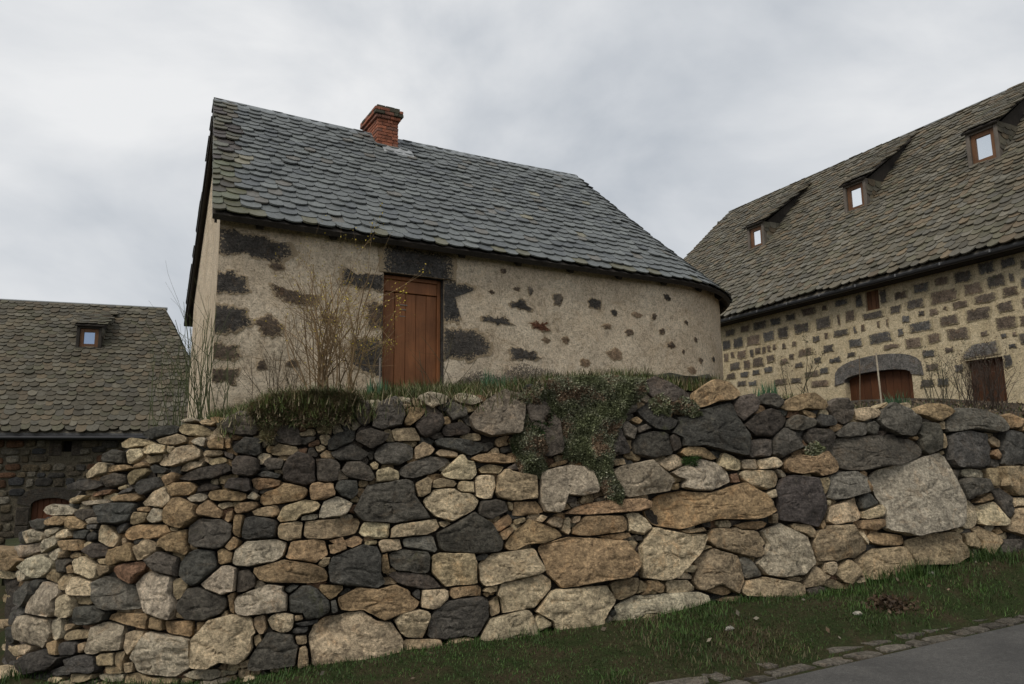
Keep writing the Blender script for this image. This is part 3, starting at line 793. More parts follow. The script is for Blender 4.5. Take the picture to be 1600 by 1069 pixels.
(1290, 700, 4.453): """t -90 640 0 550 130 535 200 600 270 700 220 745 60 780 -60 770|w 220 590 250 580 300 660 280 670|o 300 650 330 590 540 605 540 670 400 675|t 75 870 150 770 250 850 180 940 140 930|w 0 800 60 785 75 850 40 890 0 870
t 220 800 300 730 400 700 540 700 580 800 560 870 420 900 290 900|t 570 640 740 595 890 590 950 740 870 790 760 800 640 800 600 710|t 1030 570 1060 540 1200 610 1215 650 1130 740 1090 690 1080 650|t 960 600 1030 590 1080 660 1060 700 980 680
t 890 570 920 550 965 575 920 600|w 980 730 1000 710 1060 750 1020 770|o 1180 570 1220 560 1240 590 1200 605|d 1190 700 1260 640 1400 640 1400 760 1250 750|t -90 900 0 890 140 950 120 980 0 970|w 210 930 265 895 270 930 230 940|t 930 620 960 640 940 690 920 640""",
}
ROCKCOL = {'d': (0.100, 0.089, 0.072), 'k': (0.082, 0.077, 0.066), 'b': (0.105, 0.088, 0.070), 'B': (0.25, 0.205, 0.155), 'G': (0.20, 0.18, 0.145), 'g': (0.46, 0.39, 0.28), 'p': (0.095, 0.078, 0.070),
           'w': (0.58, 0.465, 0.30), 't': (0.41, 0.315, 0.192), 'o': (0.37, 0.255, 0.142), 'O': (0.40, 0.28, 0.16), 'r': (0.27, 0.165, 0.10), 'S': (0.50, 0.44, 0.34)}
stones = []
for (ox, oy, sc), txt in STONES.items():
    for it in txt.replace('\n', '|').split('|'):
        w = it.split()
        if len(w) < 7: continue
        p = np.array([float(q) for q in w[1:]]).reshape(-1, 2) / sc + (ox, oy)
        stones.append([p, w[0], False])
NTH = 72
TH = np.arange(NTH) * 2 * math.pi / NTH - math.pi

def poly_centroid(p):
    q = np.roll(p, -1, 0)
    cr = p[:, 0] * q[:, 1] - q[:, 0] * p[:, 1]
    A = cr.sum() / 2
    return ((p + q) * cr[:, None]).sum(0) / (6 * A), abs(A)

def radial(p, c):
    q = np.roll(p, -1, 0)
    r = np.full(NTH, 1.0)
    for k, t in enumerate(TH):
        d = np.array([math.cos(t), math.sin(t)])
        e = q - p
        den = d[0] * e[:, 1] - d[1] * e[:, 0]
        den = np.where(np.abs(den) < 1e-9, 1e-9, den)
        w = p - c
        tt = (w[:, 0] * e[:, 1] - w[:, 1] * e[:, 0]) / den
        uu = (w[:, 0] * d[1] - w[:, 1] * d[0]) / den
        ok = (tt > 0) & (uu >= -1e-6) & (uu <= 1 + 1e-6)
        if ok.any(): r[k] = tt[ok].max()
    return r

def gauge(p, c, r):
    d = p - c
    th = np.arctan2(d[..., 1], d[..., 0])
    return np.hypot(d[..., 0], d[..., 1]) / np.interp(th, TH, r, period=2 * math.pi)

ST = []
for p, k, fil in stones:
    c, A = poly_centroid(p)
    ST.append(dict(c=c, r=radial(p, c), k=k, A=A, fill=False))

# filler stones where nothing was measured (outside the frame, and chinks)
rng = np.random.default_rng(7)
gx, gy = np.meshgrid(np.arange(3, 1690, 7.0), np.arange(585, 1085, 6.0))
cand = np.stack([gx.ravel(), gy.ravel()], 1)
cand = cand[(cand[:, 1] > topy(cand[:, 0]) + 6) & (cand[:, 1] < basey(cand[:, 0]) + 6)]
def cover(P, S):
    g = np.full(len(P), 9.0)
    for s in S:
        R = s['r'].max() * 1.7
        m = (np.abs(P[:, 0] - s['c'][0]) < R) & (np.abs(P[:, 1] - s['c'][1]) < R)
        if m.any(): g[m] = np.minimum(g[m], gauge(P[m], s['c'], s['r']))
    return g
G = cover(cand, ST)
NMEAS = len(ST)
for it in range(420):
    free = np.where(G > 1.2)[0]
    if len(free) == 0: break
    c = cand[free[rng.integers(len(free))]] + rng.normal(size=2)
    outside = c[0] < 6 or c[0] > 1592 or c[1] > 1062
    w, h = (rng.uniform(18, 42), rng.uniform(11, 24)) if outside else (rng.uniform(7, 14), rng.uniform(5, 9))
    if outside:
        for _ in range(3):
            t_ = np.array([c + (w * .7, 0), c - (w * .7, 0), c + (0, h * .7), c - (0, h * .7)])
            if cover(t_, ST).min() < 1.0: w, h = w * .75, h * .75
    th = TH
    r = 1 / ((np.abs(np.cos(th)) / w) ** 3.5 + (np.abs(np.sin(th)) / h) ** 3.5) ** (1 / 3.5)
    r = r * (1 + 0.12 * np.sin(2 * th + rng.uniform(0, 6)) + 0.08 * np.sin(3 * th + rng.uniform(0, 6)))
    s = dict(c=c, r=r, k=rng.choice(list('ttwogbdkr' if not outside else 'tttwwoggbd')), A=w * h * 3.3, fill=not outside)
    ST.append(s)
    R = r.max() * 1.7
    m = (np.abs(cand[:, 0] - c[0]) < R) & (np.abs(cand[:, 1] - c[1]) < R)
    G[m] = np.minimum(G[m], gauge(cand[m], c, r))

# grow / clip the outlines against each other so that neighbours bear on each other
CEN = np.array([s['c'] for s in ST])
RMX = np.array([s['r'].max() for s in ST])
for i, s in enumerate(ST):
    dd = np.hypot(*(CEN - s['c']).T)
    nb = [j for j in np.where(dd < (RMX + RMX[i]) * 1.25)[0] if j != i and (not ST[j]['fill'] or s['fill'])]
    fr = np.linspace(0.45, 1.2 if not s['fill'] else 1.25, 24)
    pts = s['c'] + (fr[None, :, None] * s['r'][:, None, None]) * np.stack([np.cos(TH), np.sin(TH)], -1)[:, None, :]
    own = np.broadcast_to(fr[None, :], pts.shape[:2])
    ok = np.ones(pts.shape[:2], bool)
    for j in nb:
        g = gauge(pts, ST[j]['c'], ST[j]['r'])
        ok &= g > own
    stop = np.where(ok.all(1), len(fr) - 1, np.argmin(ok, axis=1) - 1)
    rr = fr[np.maximum(stop, 0)] * s['r']
    ker = np.array([.12, .76, .12])
    rr = np.convolve(np.concatenate([rr[-1:], rr, rr[:1]]), ker, 'valid')
    s['rr'] = np.maximum(rr - 0.9, 2.0)

def simplify(P, tol):
    """closed outline reduced to its corners (Douglas-Peucker)"""
    n = len(P)
    a = int(np.argmax(np.hypot(*(P - P.mean(0)).T)))
    P = np.roll(P, -a, 0)
    b = int(np.argmax(np.hypot(*(P - P[0]).T)))
    keep = {0, b}
    def rec(i, j):
        if j - i < 2: return
        p, q = P[i], P[j % n]
        d = q - p
        L = np.hypot(*d) + 1e-9
        m = P[i + 1:j] - p
        h = np.abs(m[:, 0] * d[1] - m[:, 1] * d[0]) / L
        k = int(np.argmax(h))
        if h[k] > tol:
            keep.add(i + 1 + k)
            rec(i, i + 1 + k)
            rec(i + 1 + k, j)
    rec(0, b)
    rec(b, n)
    return P[sorted(keep)]

for s in ST:
    if s['fill'] or s['A'] < 120: continue
    P_ = s['c'] + s['rr'][:, None] * np.stack([np.cos(TH), np.sin(TH)], -1)
    Q_ = simplify(P_, float(np.clip(math.sqrt(s['A']) * .05, 1.0, 4.0)))
    if len(Q_) >= 4: s['rr'] = np.maximum(radial(Q_, s['c']), 2.0)

def stone_mesh(mb, s, i):
    rg = np.random.default_rng(1000 + i)
    size = math.sqrt(s['A'])
    n = int(np.clip(size * 1.0, 18, 84))
    nr = int(np.clip(size / 6.5, 4, 12))
    th = np.arange(n) * 2 * math.pi / n - math.pi
    r = np.interp(th, TH, s['rr'], period=2 * math.pi)
    ph = rg.uniform(0, 50)
    r = r * (1 + (0.05 if size > 30 else 0.06) * fbm(np.stack([np.cos(th) * 3.2 + ph, np.sin(th) * 3.2, th * 0], -1), 4, i, .7))
    dirs = np.stack([np.cos(th), np.sin(th)], -1)
    c3 = wall_pt(s['c'][0], s['c'][1])
    nn = wall_nrm(s['c'][0], s['c'][1])
    ppm = FPX / np.linalg.norm(c3 - CAM)                 # pixels per metre here
    half = np.percentile(s['rr'], 20) / ppm
    H = float(np.clip(0.45 * half, 0.016, 0.06)) * rg.uniform(0.8, 1.2)
    base = -0.055 if s['fill'] else float(rg.uniform(-0.035, 0.02) + 0.02 * min(size / 60, 1))
    rnd = rg.uniform(0.12, 0.35) if s['k'] not in 'kdb' else rg.uniform(0.25, 0.55)   # how round the face is
    planes = []
    tl_ = np.clip(rg.normal(size=2) * .10 + (0, .05), -.16, .16)   # face leans a little, mostly skyward
    for _ in range(rg.integers(4, 8)):
        an_, rd_ = rg.uniform(0, 2 * math.pi), rg.uniform(.3, .95) * half
        mg_ = rg.uniform(.08, .36)
        cx_, cy_ = math.cos(an_), math.sin(an_)
        planes.append((H * rg.uniform(0.75, 1.0) + mg_ * rd_, -cx_ * mg_, -cy_ * mg_))
    fr = np.concatenate([[1.0], 1 - (np.arange(1, nr + 1) / nr) ** 1.25 * 1.0])
    fr[-1] = 0
    fr = np.maximum(fr, 0)
    V = []
    back = s['c'] + dirs * (r * 0.86)[:, None]
    V.append(wall_pt(back[:, 0], back[:, 1]) + nn * (base - 0.22))
    V.append(wall_pt(*(s['c'] + dirs * (r * 1.0)[:, None]).T) + nn * (base - 0.045))
    fe = fr[:-1].copy()
    fe[0] = 0.98
    FE, RR = np.repeat(fe, n), np.tile(r, len(fe))
    P2 = np.concatenate([s['c'] + np.tile(dirs, (len(fe), 1)) * (RR * FE)[:, None], s['c'][None]])
    P3 = wall_pt(P2[:, 0], P2[:, 1])
    uv = (P2 - s['c']) / ppm
    edge = np.append((1 - FE) * RR / ppm, half)           # metres from the rim
    e0 = 0.018 * (0.5 + rnd) * min(1, half / 0.1) + 1e-4
    prof = H * (1 - rnd * np.exp(-edge / e0) - (1 - rnd) * np.exp(-edge / (e0 * .16)))
    pl = np.min([a + gx_ * uv[:, 0] + gy_ * uv[:, 1] for a, gx_, gy_ in planes], axis=0)
    h = np.minimum(prof, np.maximum(pl, -0.3 * H)) + uv[:, 0] * tl_[0] + uv[:, 1] * tl_[1]
    sw = np.clip(edge / 0.02, 0, 1)
    h = h + sw * ((0.017 if s['k'] in 'wtgSGoO' else .012) * fbm(P3 * 9, 3, 3) + 0.12 * H * vnoise(P3 * 4.5 + i * 3.1, 11))
    ridge = np.abs(fbm(P3 * np.array([5, 5, 11]) + i, 2, 31))
    h = h - sw * 0.018 * np.clip(0.12 - ridge, 0, .12) / .12 * min(1, half / .12)
    PP = P3 + nn * (base + h)[:, None]
    for k in range(len(fe)): V.append(PP[k * n:(k + 1) * n])
    V.append(PP[-1:])
    m = len(V) - 1
    VV = np.concatenate(V)
    F = []
    for k in range(m - 1):
        for j in range(n):
            j2 = (j + 1) % n
            F.append((k * n + j, (k + 1) * n + j, (k + 1) * n + j2, k * n + j2))
    for j in range(n):
        F.append(((m - 1) * n + j, m * n, (m - 1) * n + (j + 1) % n))
    col = np.array(ROCKCOL[s['k']]) * (rg.uniform(0.82, 1.2) if s['k'] not in 'dkb' else rg.uniform(.75, 1.6)) * (1 + 0.014 * rg.normal(size=3))
    mb.add(VV, F, np.clip(col, 0.01, 0.85))

wall_base = wall_pt(800, basey(800))
dry_wall = empty('dry_stone_wall', wall_base, 'dry stone retaining wall of mixed ochre, grey and black fieldstones above the grass verge', 'stone wall')
order = sorted(range(len(ST)), key=lambda i: -ST[i]['A'] * (1 if 0 < ST[i]['c'][0] < 1600 else 0.2))
single = set(order[:298])
small = MB()
for i, s in enumerate(ST):
    if i in single:
        mb = MB()
        stone_mesh(mb, s, i)
        mb.build('stone', M_ROCK, dry_wall, smooth=True, sharp=42)
    else:
        stone_mesh(small, s, i)
small.build('small_stones', M_ROCK, dry_wall, smooth=True, sharp=42, kind='stuff')

# earth and hearting behind the face stones
xs = np.arange(10, 2100, 14.0)
mb = MB()
rows = 26
V = []
for k in range(rows):
    f = k / (rows - 1)
    y = (topy(xs) + 11) * (1 - f) + (basey(xs) + 18) * f
    P = wall_pt(xs, y, 0.11)
    P = P + wall_nrm(xs, y) * (0.05 * fbm(P * 6, 3, 77))[:, None]
    V.append(P)
lipP = wall_pt(xs, topy(xs) + 9, 0.52)
V.insert(0, lipP)
V = np.concatenate(V)
n = len(xs)
mb.add(V, [(k * n + j, (k + 1) * n + j, (k + 1) * n + j + 1, k * n + j + 1) for k in range(rows) for j in range(n - 1)], (0.045, 0.037, 0.028))
_ed = V.reshape(rows + 1, n, 3)[1:, 0]                      # the wall turns the corner and runs back here
_bk = [_ed + np.array([-.02, 1.0, 0]) * d_ + np.array([0, 0, -.12]) * d_ * ((_ed[:, 2] - _ed[-1, 2]) / 1.2)[:, None] for d_ in (0, .8, 1.6, 2.4, 3.2, 4.0)]
mb.add(np.concatenate(_bk), [(i * rows + k, i * rows + k + 1, (i + 1) * rows + k + 1, (i + 1) * rows + k) for i in range(5) for k in range(rows - 1)], (0.05, 0.043, 0.033))
mb.build('earth_core', M_SOIL, dry_wall, smooth=True)
# ------------------------------------------------------------------ generic roof slates
def gen_slates(ptfn, rows, q0, q1, wr, scale=lambda q, t: 1.0, over=1.75, thick=0.014, lift=0.03, arc=0.36, colf=None, seed=0, wob=0.12, L=4.0, cut=None):
    """rows: list of (t_bottom, exposure m). returns list of (verts, faces, colour)"""
    rg = np.random.default_rng(seed)
    out = []
    for ri, (t, ex) in enumerate(rows):
        a, b = q0(t), q1(t)
        q = a - rg.uniform(0, wr[0])
        while q < b:
            sc = max(scale(q, t), 0.04)
            w = rg.uniform(*wr) * (1 if ri else 1.15)
            dq = w / sc
            qc = q + dq / 2
            q += dq * 0.985
            if cut and cut(qc, t): continue
            ln = ex * over
            k = np.linspace(-math.pi / 2, math.pi / 2, 7)
            ad = w * arc * rg.uniform(0.75, 1.15)
            sk = rg.normal() * 0.06
            x = np.concatenate([w * .5 * np.sin(k), [w * .5, -w * .5]])
            y = np.concatenate([ad * (1 - np.cos(k)) * rg.uniform(.92, 1.08, 7), [ln, ln]])
            x = x * rg.uniform(.97, 1.03) + sk * (y - ln) * .4
            y = y + rg.normal() * ex * wob * .5
            qq = qc + x / sc
            tt = t + y / L
            if tt.max() > 1.0: tt = np.minimum(tt, 1.0)
            li = lift * rg.uniform(.75, 1.35)
            h = li * (1 - np.clip((y) / ln, 0, 1)) + 0.004
            th = thick * rg.uniform(.7, 1.4)
            top = ptfn(qq, tt, h + th + rg.normal() * .001)
            bot = ptfn(qq, tt, h - 0.004)
            n = len(x)
            V = np.concatenate([top, bot])
            F = [tuple(range(n))] + [(j + 1, j, n + j, n + j + 1) for j in range(n - 2)] + [(0, n - 1, 2 * n - 1, n)]
            out.append((V, F, colf(qc, t, rg)))
    return out

def px_area(V):
    d = V - CAM
    if (d @ fwd).min() < 0.1: return 0
    p = project(V)
    c = p.mean(0)
    if not (-5 < c[0] < 1605 and -5 < c[1] < 1074): return 0
    n = len(p) // 2
    q = p[:n]
    r = np.roll(q, -1, 0)
    return (q[:, 0] * r[:, 1] - r[:, 0] * q[:, 1]).sum() / 2     # signed: sign tells facing

def place_slates(sl, parent, mat, nmax, name='slate', rest='slates', bonus=None):
    ar = np.array([abs(px_area(V)) * (0 if px_area(V) > 0 else 1) for V, F, C in sl])
    if (ar > 0).sum() < 20: ar = np.array([abs(px_area(V)) for V, F, C in sl])
    od = np.argsort(-ar)[:nmax]
    sel = set(od[ar[od] > 0].tolist())
    r = MB()
    for i, (V, F, C) in enumerate(sl):
        if i in sel:
            MB().add(V, F, C).build(name, mat, parent)
        else:
            r.add(V, F, C)
    if r.n: r.build(rest, mat, parent, kind='stuff')

def nrm(v):
    v = np.asarray(v, float)
    return v / np.linalg.norm(v)

def ragged(poly, n=56, amp=0.02, seed=0):
    """resample a (u,v) polygon and roughen it"""
    poly = np.asarray(poly, float)
    q = np.concatenate([poly, poly[:1]])
    seg = np.hypot(*np.diff(q, axis=0).T)
    cum = np.concatenate([[0], np.cumsum(seg)])
    s = np.linspace(0, cum[-1], n, endpoint=False)
    P = np.stack([np.interp(s, cum, q[:, 0]), np.interp(s, cum, q[:, 1])], 1)
    c = P.mean(0)
    sm = (np.roll(P, 1, 0) + P * 2 + np.roll(P, -1, 0)) / 4
    ph = np.stack([P[:, 0] * 11, P[:, 1] * 11, np.full(n, seed * 3.7)], 1)
    d = np.stack([fbm(ph, 4, 1, .8), fbm(ph + 40, 4, 2, .8)], 1)
    return sm + d * amp

def plate(mb, poly, ptfn, col, h0=-0.03, h1=0.006, h2=0.014, seed=0, amp=0.02, n=56, rough=0.01, clip=None):
    """irregular stone set in a wall; ptfn(u,v,h)->world"""
    P = ragged(poly, n, amp, seed)
    c = P.mean(0)
    V, mg = [], []
    rings = ((1.0, h0, 1.0), (1.0, h1, 1.0), (0.94, h1 * .4 + h2 * .6, .75), (0.84, h2, .35), (0.5, h2 + .004, .0))
    for f, h, ma in rings:
        Q = c + (P - c) * f
        if clip: Q = np.stack([np.clip(Q[:, 0], clip[0], clip[1]), np.clip(Q[:, 1], clip[2], clip[3])], 1)
        hh = np.full(n, h)
        if h > 0: hh = hh + rough * fbm(np.stack([Q[:, 0] * 8, Q[:, 1] * 8, Q[:, 0] * 0 + seed], 1), 3, 4) * (0.25 if f == 1 else 1)
        V.append(ptfn(Q[:, 0], Q[:, 1], np.maximum(hh, 0.003) if h > 0 else hh))
        mg.append(np.full(n, ma))
    V.append(ptfn(c[:1], c[1:], np.array([h2 + .005])))
    mg.append(np.zeros(1))
    F = []
    A = ((P[:, 0] * np.roll(P[:, 1], -1) - np.roll(P[:, 0], -1) * P[:, 1]).sum()) > 0
    m = len(rings)
    for k in range(m - 1):
        for j in range(n):
            q = (k * n + j, k * n + (j + 1) % n, (k + 1) * n + (j + 1) % n, (k + 1) * n + j)
            F.append(q if A else q[::-1])
    for j in range(n):
        q = ((m - 1) * n + j, (m - 1) * n + (j + 1) % n, m * n)
        F.append(q if A else q[::-1])
    if mb.margin is None: mb.margin = []
    mb.margin += mg
    mb.add(np.concatenate(V), F, col)

# ------------------------------------------------------------------ main house (rounded end)
HA = math.radians(60.28)
HF = np.array([math.sin(HA), math.cos(HA), 0.0])          # along the front, to the right
HG = np.array([-math.cos(HA), math.sin(HA), 0.0])         # into the house
ZZ = np.array([0, 0, 1.0])
_r = ray(645, 500)
DOORP = CAM + _r * (11.257 / _r[1])
HP0 = DOORP * np.array([1, 1, 0])
def front_u(px, py):
    P = hit_plane(np.array([px], float), np.array([py], float), HP0, HG)[0]
    return float((P - HP0) @ HF), float(P[2])
UA, ULEN, R = -2.78, 7.834, 2.93                          # corner, straight length, apse radius
W = 2 * R
HC = HP0 + HF * UA                                        # front left corner, ground plan
ZB, ZEAVE, ZR = 2.2, 4.967, 8.047
ZE = ZEAVE + 0.02
OV, OVL, SK = 0.2355, 0.125, 0.34                         # overhangs; the old gable stands askew
APC = HC + HF * ULEN + HG * R                             # apse centre
RE = R + OV

def wpt(q, z, h=0.0):
    """outer wall surface: q runs along the front and round the apse to the back"""
    q, z, h = np.broadcast_arrays(np.asarray(q, float), np.asarray(z, float), np.asarray(h, float))
    h = h + (0.014 * np.sin(q * 2.1 + z * .9) * np.sin(z * 2.7 + 1.3) + .009 * np.sin(q * 5.3 + 2 * z) * np.cos(z * 4.9 - q)) * np.clip(q / .25, 0, 1)
    ang = np.clip((q - ULEN) / R, 0, math.pi)
    back = np.maximum(q - ULEN - math.pi * R, 0)
    d = -np.cos(ang)[..., None] * HG + np.sin(ang)[..., None] * HF
    st = np.minimum(q, ULEN)
    P = HC + HF * st[..., None] + HG * R + d * (R + h)[..., None] - HF * back[..., None]
    P = P + ZZ * z[..., None]
    return P

def hit_house(px, py):
    u, z = front_u(px, py)
    u -= UA
    if u <= ULEN: return u, z
    d = ray(px, py)
    o2, d2 = (CAM - APC)[:2], d[:2]
    a, b, c = d2 @ d2, 2 * o2 @ d2, o2 @ o2 - R * R
    dis = b * b - 4 * a * c
    if dis < 0: return None
    t = (-b - math.sqrt(dis)) / (2 * a)
    P = CAM + d * t
    v = (P - APC) / R
    ang = math.atan2(v @ HF, -(v @ HG))
    return ULEN + ang * R, float(P[2])

stone_house = empty('stone_house', HC + ZZ * ZB, 'tan rendered stone cottage with rounded end, grey scalloped slate roof and brick chimney', 'house')
DQ0, DQ1 = hit_house(598, 500)[0], hit_house(693, 500)[0]
DZT = (hit_house(598, 425)[1] + hit_house(692, 437)[1]) / 2
DZB = hit_house(645, 600)[1] - 0.12
print('door', DQ0, DQ1, DQ1 - DQ0, DZB, DZT)

# walls: front with door opening, apse, back, gable
mb = MB()
def wall_quad(q0, q1, z0, z1, nq, nz_, h=0.0, flip=False):
    qs, zs = np.linspace(q0, q1, nq + 1), np.linspace(z0, z1, nz_ + 1)
    Q, Zs = np.meshgrid(qs, zs)
    P = wpt(Q, Zs, h)
    nn_ = (P - APC)
    V = P.reshape(-1, 3)
    m = nq + 1
    f = [(j * m + i, j * m + i + 1, (j + 1) * m + i + 1, (j + 1) * m + i) for j in range(nz_) for i in range(nq)]
    mb.add(V, f)
ZT = ZE + 0.10
gsh = lambda w_: SK * w_ / R if w_ < R else SK + .09 * (w_ - R) / R
wall_quad(0, DQ0, ZB, ZT, 40, 40)
wall_quad(DQ1, ULEN, ZB, ZT, 60, 40)
wall_quad(DQ0, DQ1, DZT, ZT, 12, 8)
wall_quad(DQ0, DQ1, ZB - .01, DZB, 4, 1)
wall_quad(ULEN, ULEN + math.pi * R, ZB, ZT, 100, 40)
wall_quad(ULEN + math.pi * R, 2 * ULEN + math.pi * R - .43, ZB, ZT, 24, 6)
RD = 0.13
wall_mb, mb = mb, MB()
for q, s in ((DQ0, 1), (DQ1, -1)):
    P = [wpt(q, DZB, 0), wpt(q, DZB, -RD), wpt(q, DZT, -RD), wpt(q, DZT, 0)]
    mb.add(P, [(0, 1, 2, 3)])
mb.add([wpt(DQ0, DZT, 0), wpt(DQ1, DZT, 0), wpt(DQ1, DZT, -RD), wpt(DQ0, DZT, -RD)], [(0, 1, 2, 3)])
mb.add([wpt(DQ0, DZB, 0), wpt(DQ1, DZB, 0), wpt(DQ1, DZB, -RD), wpt(DQ0, DZB, -RD)], [(3, 2, 1, 0)])
reveal_mb, mb = mb, wall_mb
# gable
ng = 20
ws = np.linspace(0, W, ng + 1)
zt = ZE + 0.05 + (ZR - ZEAVE - .12) * (1 - np.abs(ws - R) / R)
V = [HC + HG * w_ + HF * gsh(w_) + ZZ * ZB for w_ in ws] + [HC + HG * w_ + HF * gsh(w_) + ZZ * z_ for w_, z_ in zip(ws, zt)]
mb.add(V, [(i + 1, i, ng + 1 + i, ng + 2 + i) for i in range(ng)])
house_wall = mb.build('wall', M_RENDER, stone_house, smooth=True, sharp=30)
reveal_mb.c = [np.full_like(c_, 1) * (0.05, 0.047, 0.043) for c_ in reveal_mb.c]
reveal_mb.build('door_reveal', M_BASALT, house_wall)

# dark stones showing through the render
PATCH = {
(200, 320, 2.857): """d 408 85 520 118 640 150 740 170 765 215 700 262 600 250 520 225 405 230|d 392 300 450 290 520 320 552 390 510 402 388 397|d 378 450 480 445 530 480 562 540 500 572 376 577
b 625 350 700 370 790 400 850 410 830 440 720 447 650 400|b 570 510 640 490 692 540 690 592 600 592|d 945 280 980 280 1010 312 1128 305 1130 392 1060 380 940 350|b 1062 440 1128 432 1130 560 1060 552|d 990 600 1060 585 1128 600 1130 772 1050 762 975 700
b 380 622 500 622 512 690 372 702|k 1412 330 1450 322 1465 345 1550 360 1545 380 1472 377 1462 420 1490 500 1480 530 1422 540|b 850 490 950 500 900 532|b 700 690 760 715 700 725|b 570 690 622 720 590 742|b 410 730 500 740 480 800 400 790|b 620 250 700 262 660 290""",
(700, 220, 2.673): """d -6 780 70 778 130 790 190 850 185 892 100 922 -6 915|d 245 680 310 660 355 702 340 712 260 692|d 120 738 230 735 275 767 180 767|e 430 632 480 630 482 690 450 697|d 580 672 610 658 642 690 600 707|r 338 752 420 765 427 798 350 782
d 245 872 290 860 370 885 387 917 260 917|d 680 702 710 705 702 737 685 732|f 475 812 512 822 500 852|f 660 870 722 870 727 922 670 922|f 550 910 597 920 580 947|b 735 785 777 800 760 814|b 880 783 907 795 890 808|d 895 638 927 665 903 668|b 915 838 957 855 930 869
b 976 868 992 872 990 895|f 1000 940 1037 943 1032 977|f 758 710 812 720 790 742|b 268 610 302 614 290 630|e 328 605 356 618 346 648|b 218 533 242 540 226 557|b 984 748 1002 765 990 772|b 1048 905 1068 912 1062 928|d 1098 898 1112 912 1102 920|b 1028 818 1042 830 1034 842
b 848 718 872 745 856 752|b 170 622 196 630 186 642|f 390 820 432 828 420 846|f 640 760 680 770 660 790""",
}
PCOL = {'d': (0.070, 0.062, 0.054), 'k': (0.058, 0.055, 0.051), 'b': (0.11, 0.082, 0.06), 'e': (0.15, 0.125, 0.098), 'f': (0.22, 0.155, 0.10), 'r': (0.13, 0.055, 0.03)}
_i = 0
rg_p = np.random.default_rng(2)
for (ox, oy, sc), txt in PATCH.items():
    for it in txt.replace('\n', '|').split('|'):
        w_ = it.split()
        p = np.array([float(x) for x in w_[1:]]).reshape(-1, 2) / sc + (ox, oy)
        uv = [hit_house(*x) for x in p]
        if any(x is None for x in uv): continue
        uv = np.array(uv)
        lim = [0.002, 99, ZB, ZE + .05]
        uv[:, 0] = np.where(uv[:, 0] < .10, uv[:, 0] - .14, uv[:, 0])
        if uv[:, 0].mean() < DQ0:
            lim[1] = DQ0 - .002
            uv[:, 0] = np.where(uv[:, 0] > DQ0 - .08, uv[:, 0] + .12, uv[:, 0])
        else:
            lim[0] = DQ1 + .002
            uv[:, 0] = np.where(uv[:, 0] < DQ1 + .10, uv[:, 0] - .14, uv[:, 0])
        mb = MB()
        big = np.ptp(uv[:, 0]) > 0.35
        if not big and len(uv) <= 4:                       # small stones: rounded
            c_, e_ = (uv.max(0) + uv.min(0)) / 2, np.ptp(uv, axis=0) / 2 + .008
            a_ = np.arange(14) * 2 * math.pi / 14
            uv = c_ + np.stack([np.cos(a_) * e_[0], np.sin(a_) * e_[1]], 1) * rg_p.uniform(.7, 1.1, (14, 1))
        plate(mb, uv, wpt, PCOL[w_[0]], seed=_i, amp=0.10 if big else 0.045, n=150 if big else 60, h1=.004, h2=.009, clip=lim)
        mb.build('stone', M_PATCH, house_wall, smooth=True, sharp=40)
        _i += 1
# lintel
mb = MB()
_zl = DZT + 0.005
plate(mb, [(DQ0 - .06, _zl - .1), (DQ0 + .4, _zl - .1), (DQ1 + .05, _zl - .1), (DQ1 + .20, _zl - .08), (DQ1 + .24, ZE - .12), (DQ1 + .1, ZE - .04), (DQ0 - .05, ZE - .03), (DQ0 - .09, ZE - .2)], wpt, (0.06, 0.056, 0.052), seed=401, amp=.03, n=120, h0=-.2, h1=.012, h2=.03, clip=(-1, 99, _zl, 99))
mb.build('lintel', M_PATCH, house_wall)

# door: frame, top rail and planks
door = MB()
bbox(door, wpt(DQ0 + .004, DZB, -RD - .06), HF * 0.055, HG * -0.085, ZZ * (DZT - DZB - .004), .008)
bbox(door, wpt(DQ1 - .059, DZB, -RD - .06), HF * 0.055, HG * -0.085, ZZ * (DZT - DZB - .004), .008)
bbox(door, wpt(DQ0 + .06, DZT - .064, -RD - .06), HF * (DQ1 - DQ0 - .12), HG * -0.085, ZZ * 0.06, .008)
door = door.build('door', M_DOOR, stone_house)
n = 5
pw = (DQ1 - DQ0 - .125) / n
rg = np.random.default_rng(3)
for k in range(n):
    mb = MB()
    bbox(mb, wpt(DQ0 + .0625 + k * pw + .003, DZB + .01, -RD - .05), HF * (pw - .006), HG * -(.045 + rg.uniform(0, .006)), ZZ * (DZT - DZB - .27), .006, np.ones(3) * rg.uniform(.85, 1.12))
    mb.build('plank', M_DOOR, door)
mb = MB()
bbox(mb, wpt(DQ0 + .0625, DZT - .25, -RD - .05), HF * (pw * n), HG * -.06, ZZ * .18, .008, (1.08, 1.08, 1.08))
mb.build('rail', M_DOOR, door)
for (dz, l) in ((.62, .13), (.72, .11), (.86, .10)):
    mb = MB()
    bbox(mb, wpt(DQ0 + .30, DZT - dz * .72, -RD + .004), HF * l, HG * -.014, ZZ * .016, .003, (0.16, 0.13, 0.10))
    mb.build('latch', M_METAL, door)

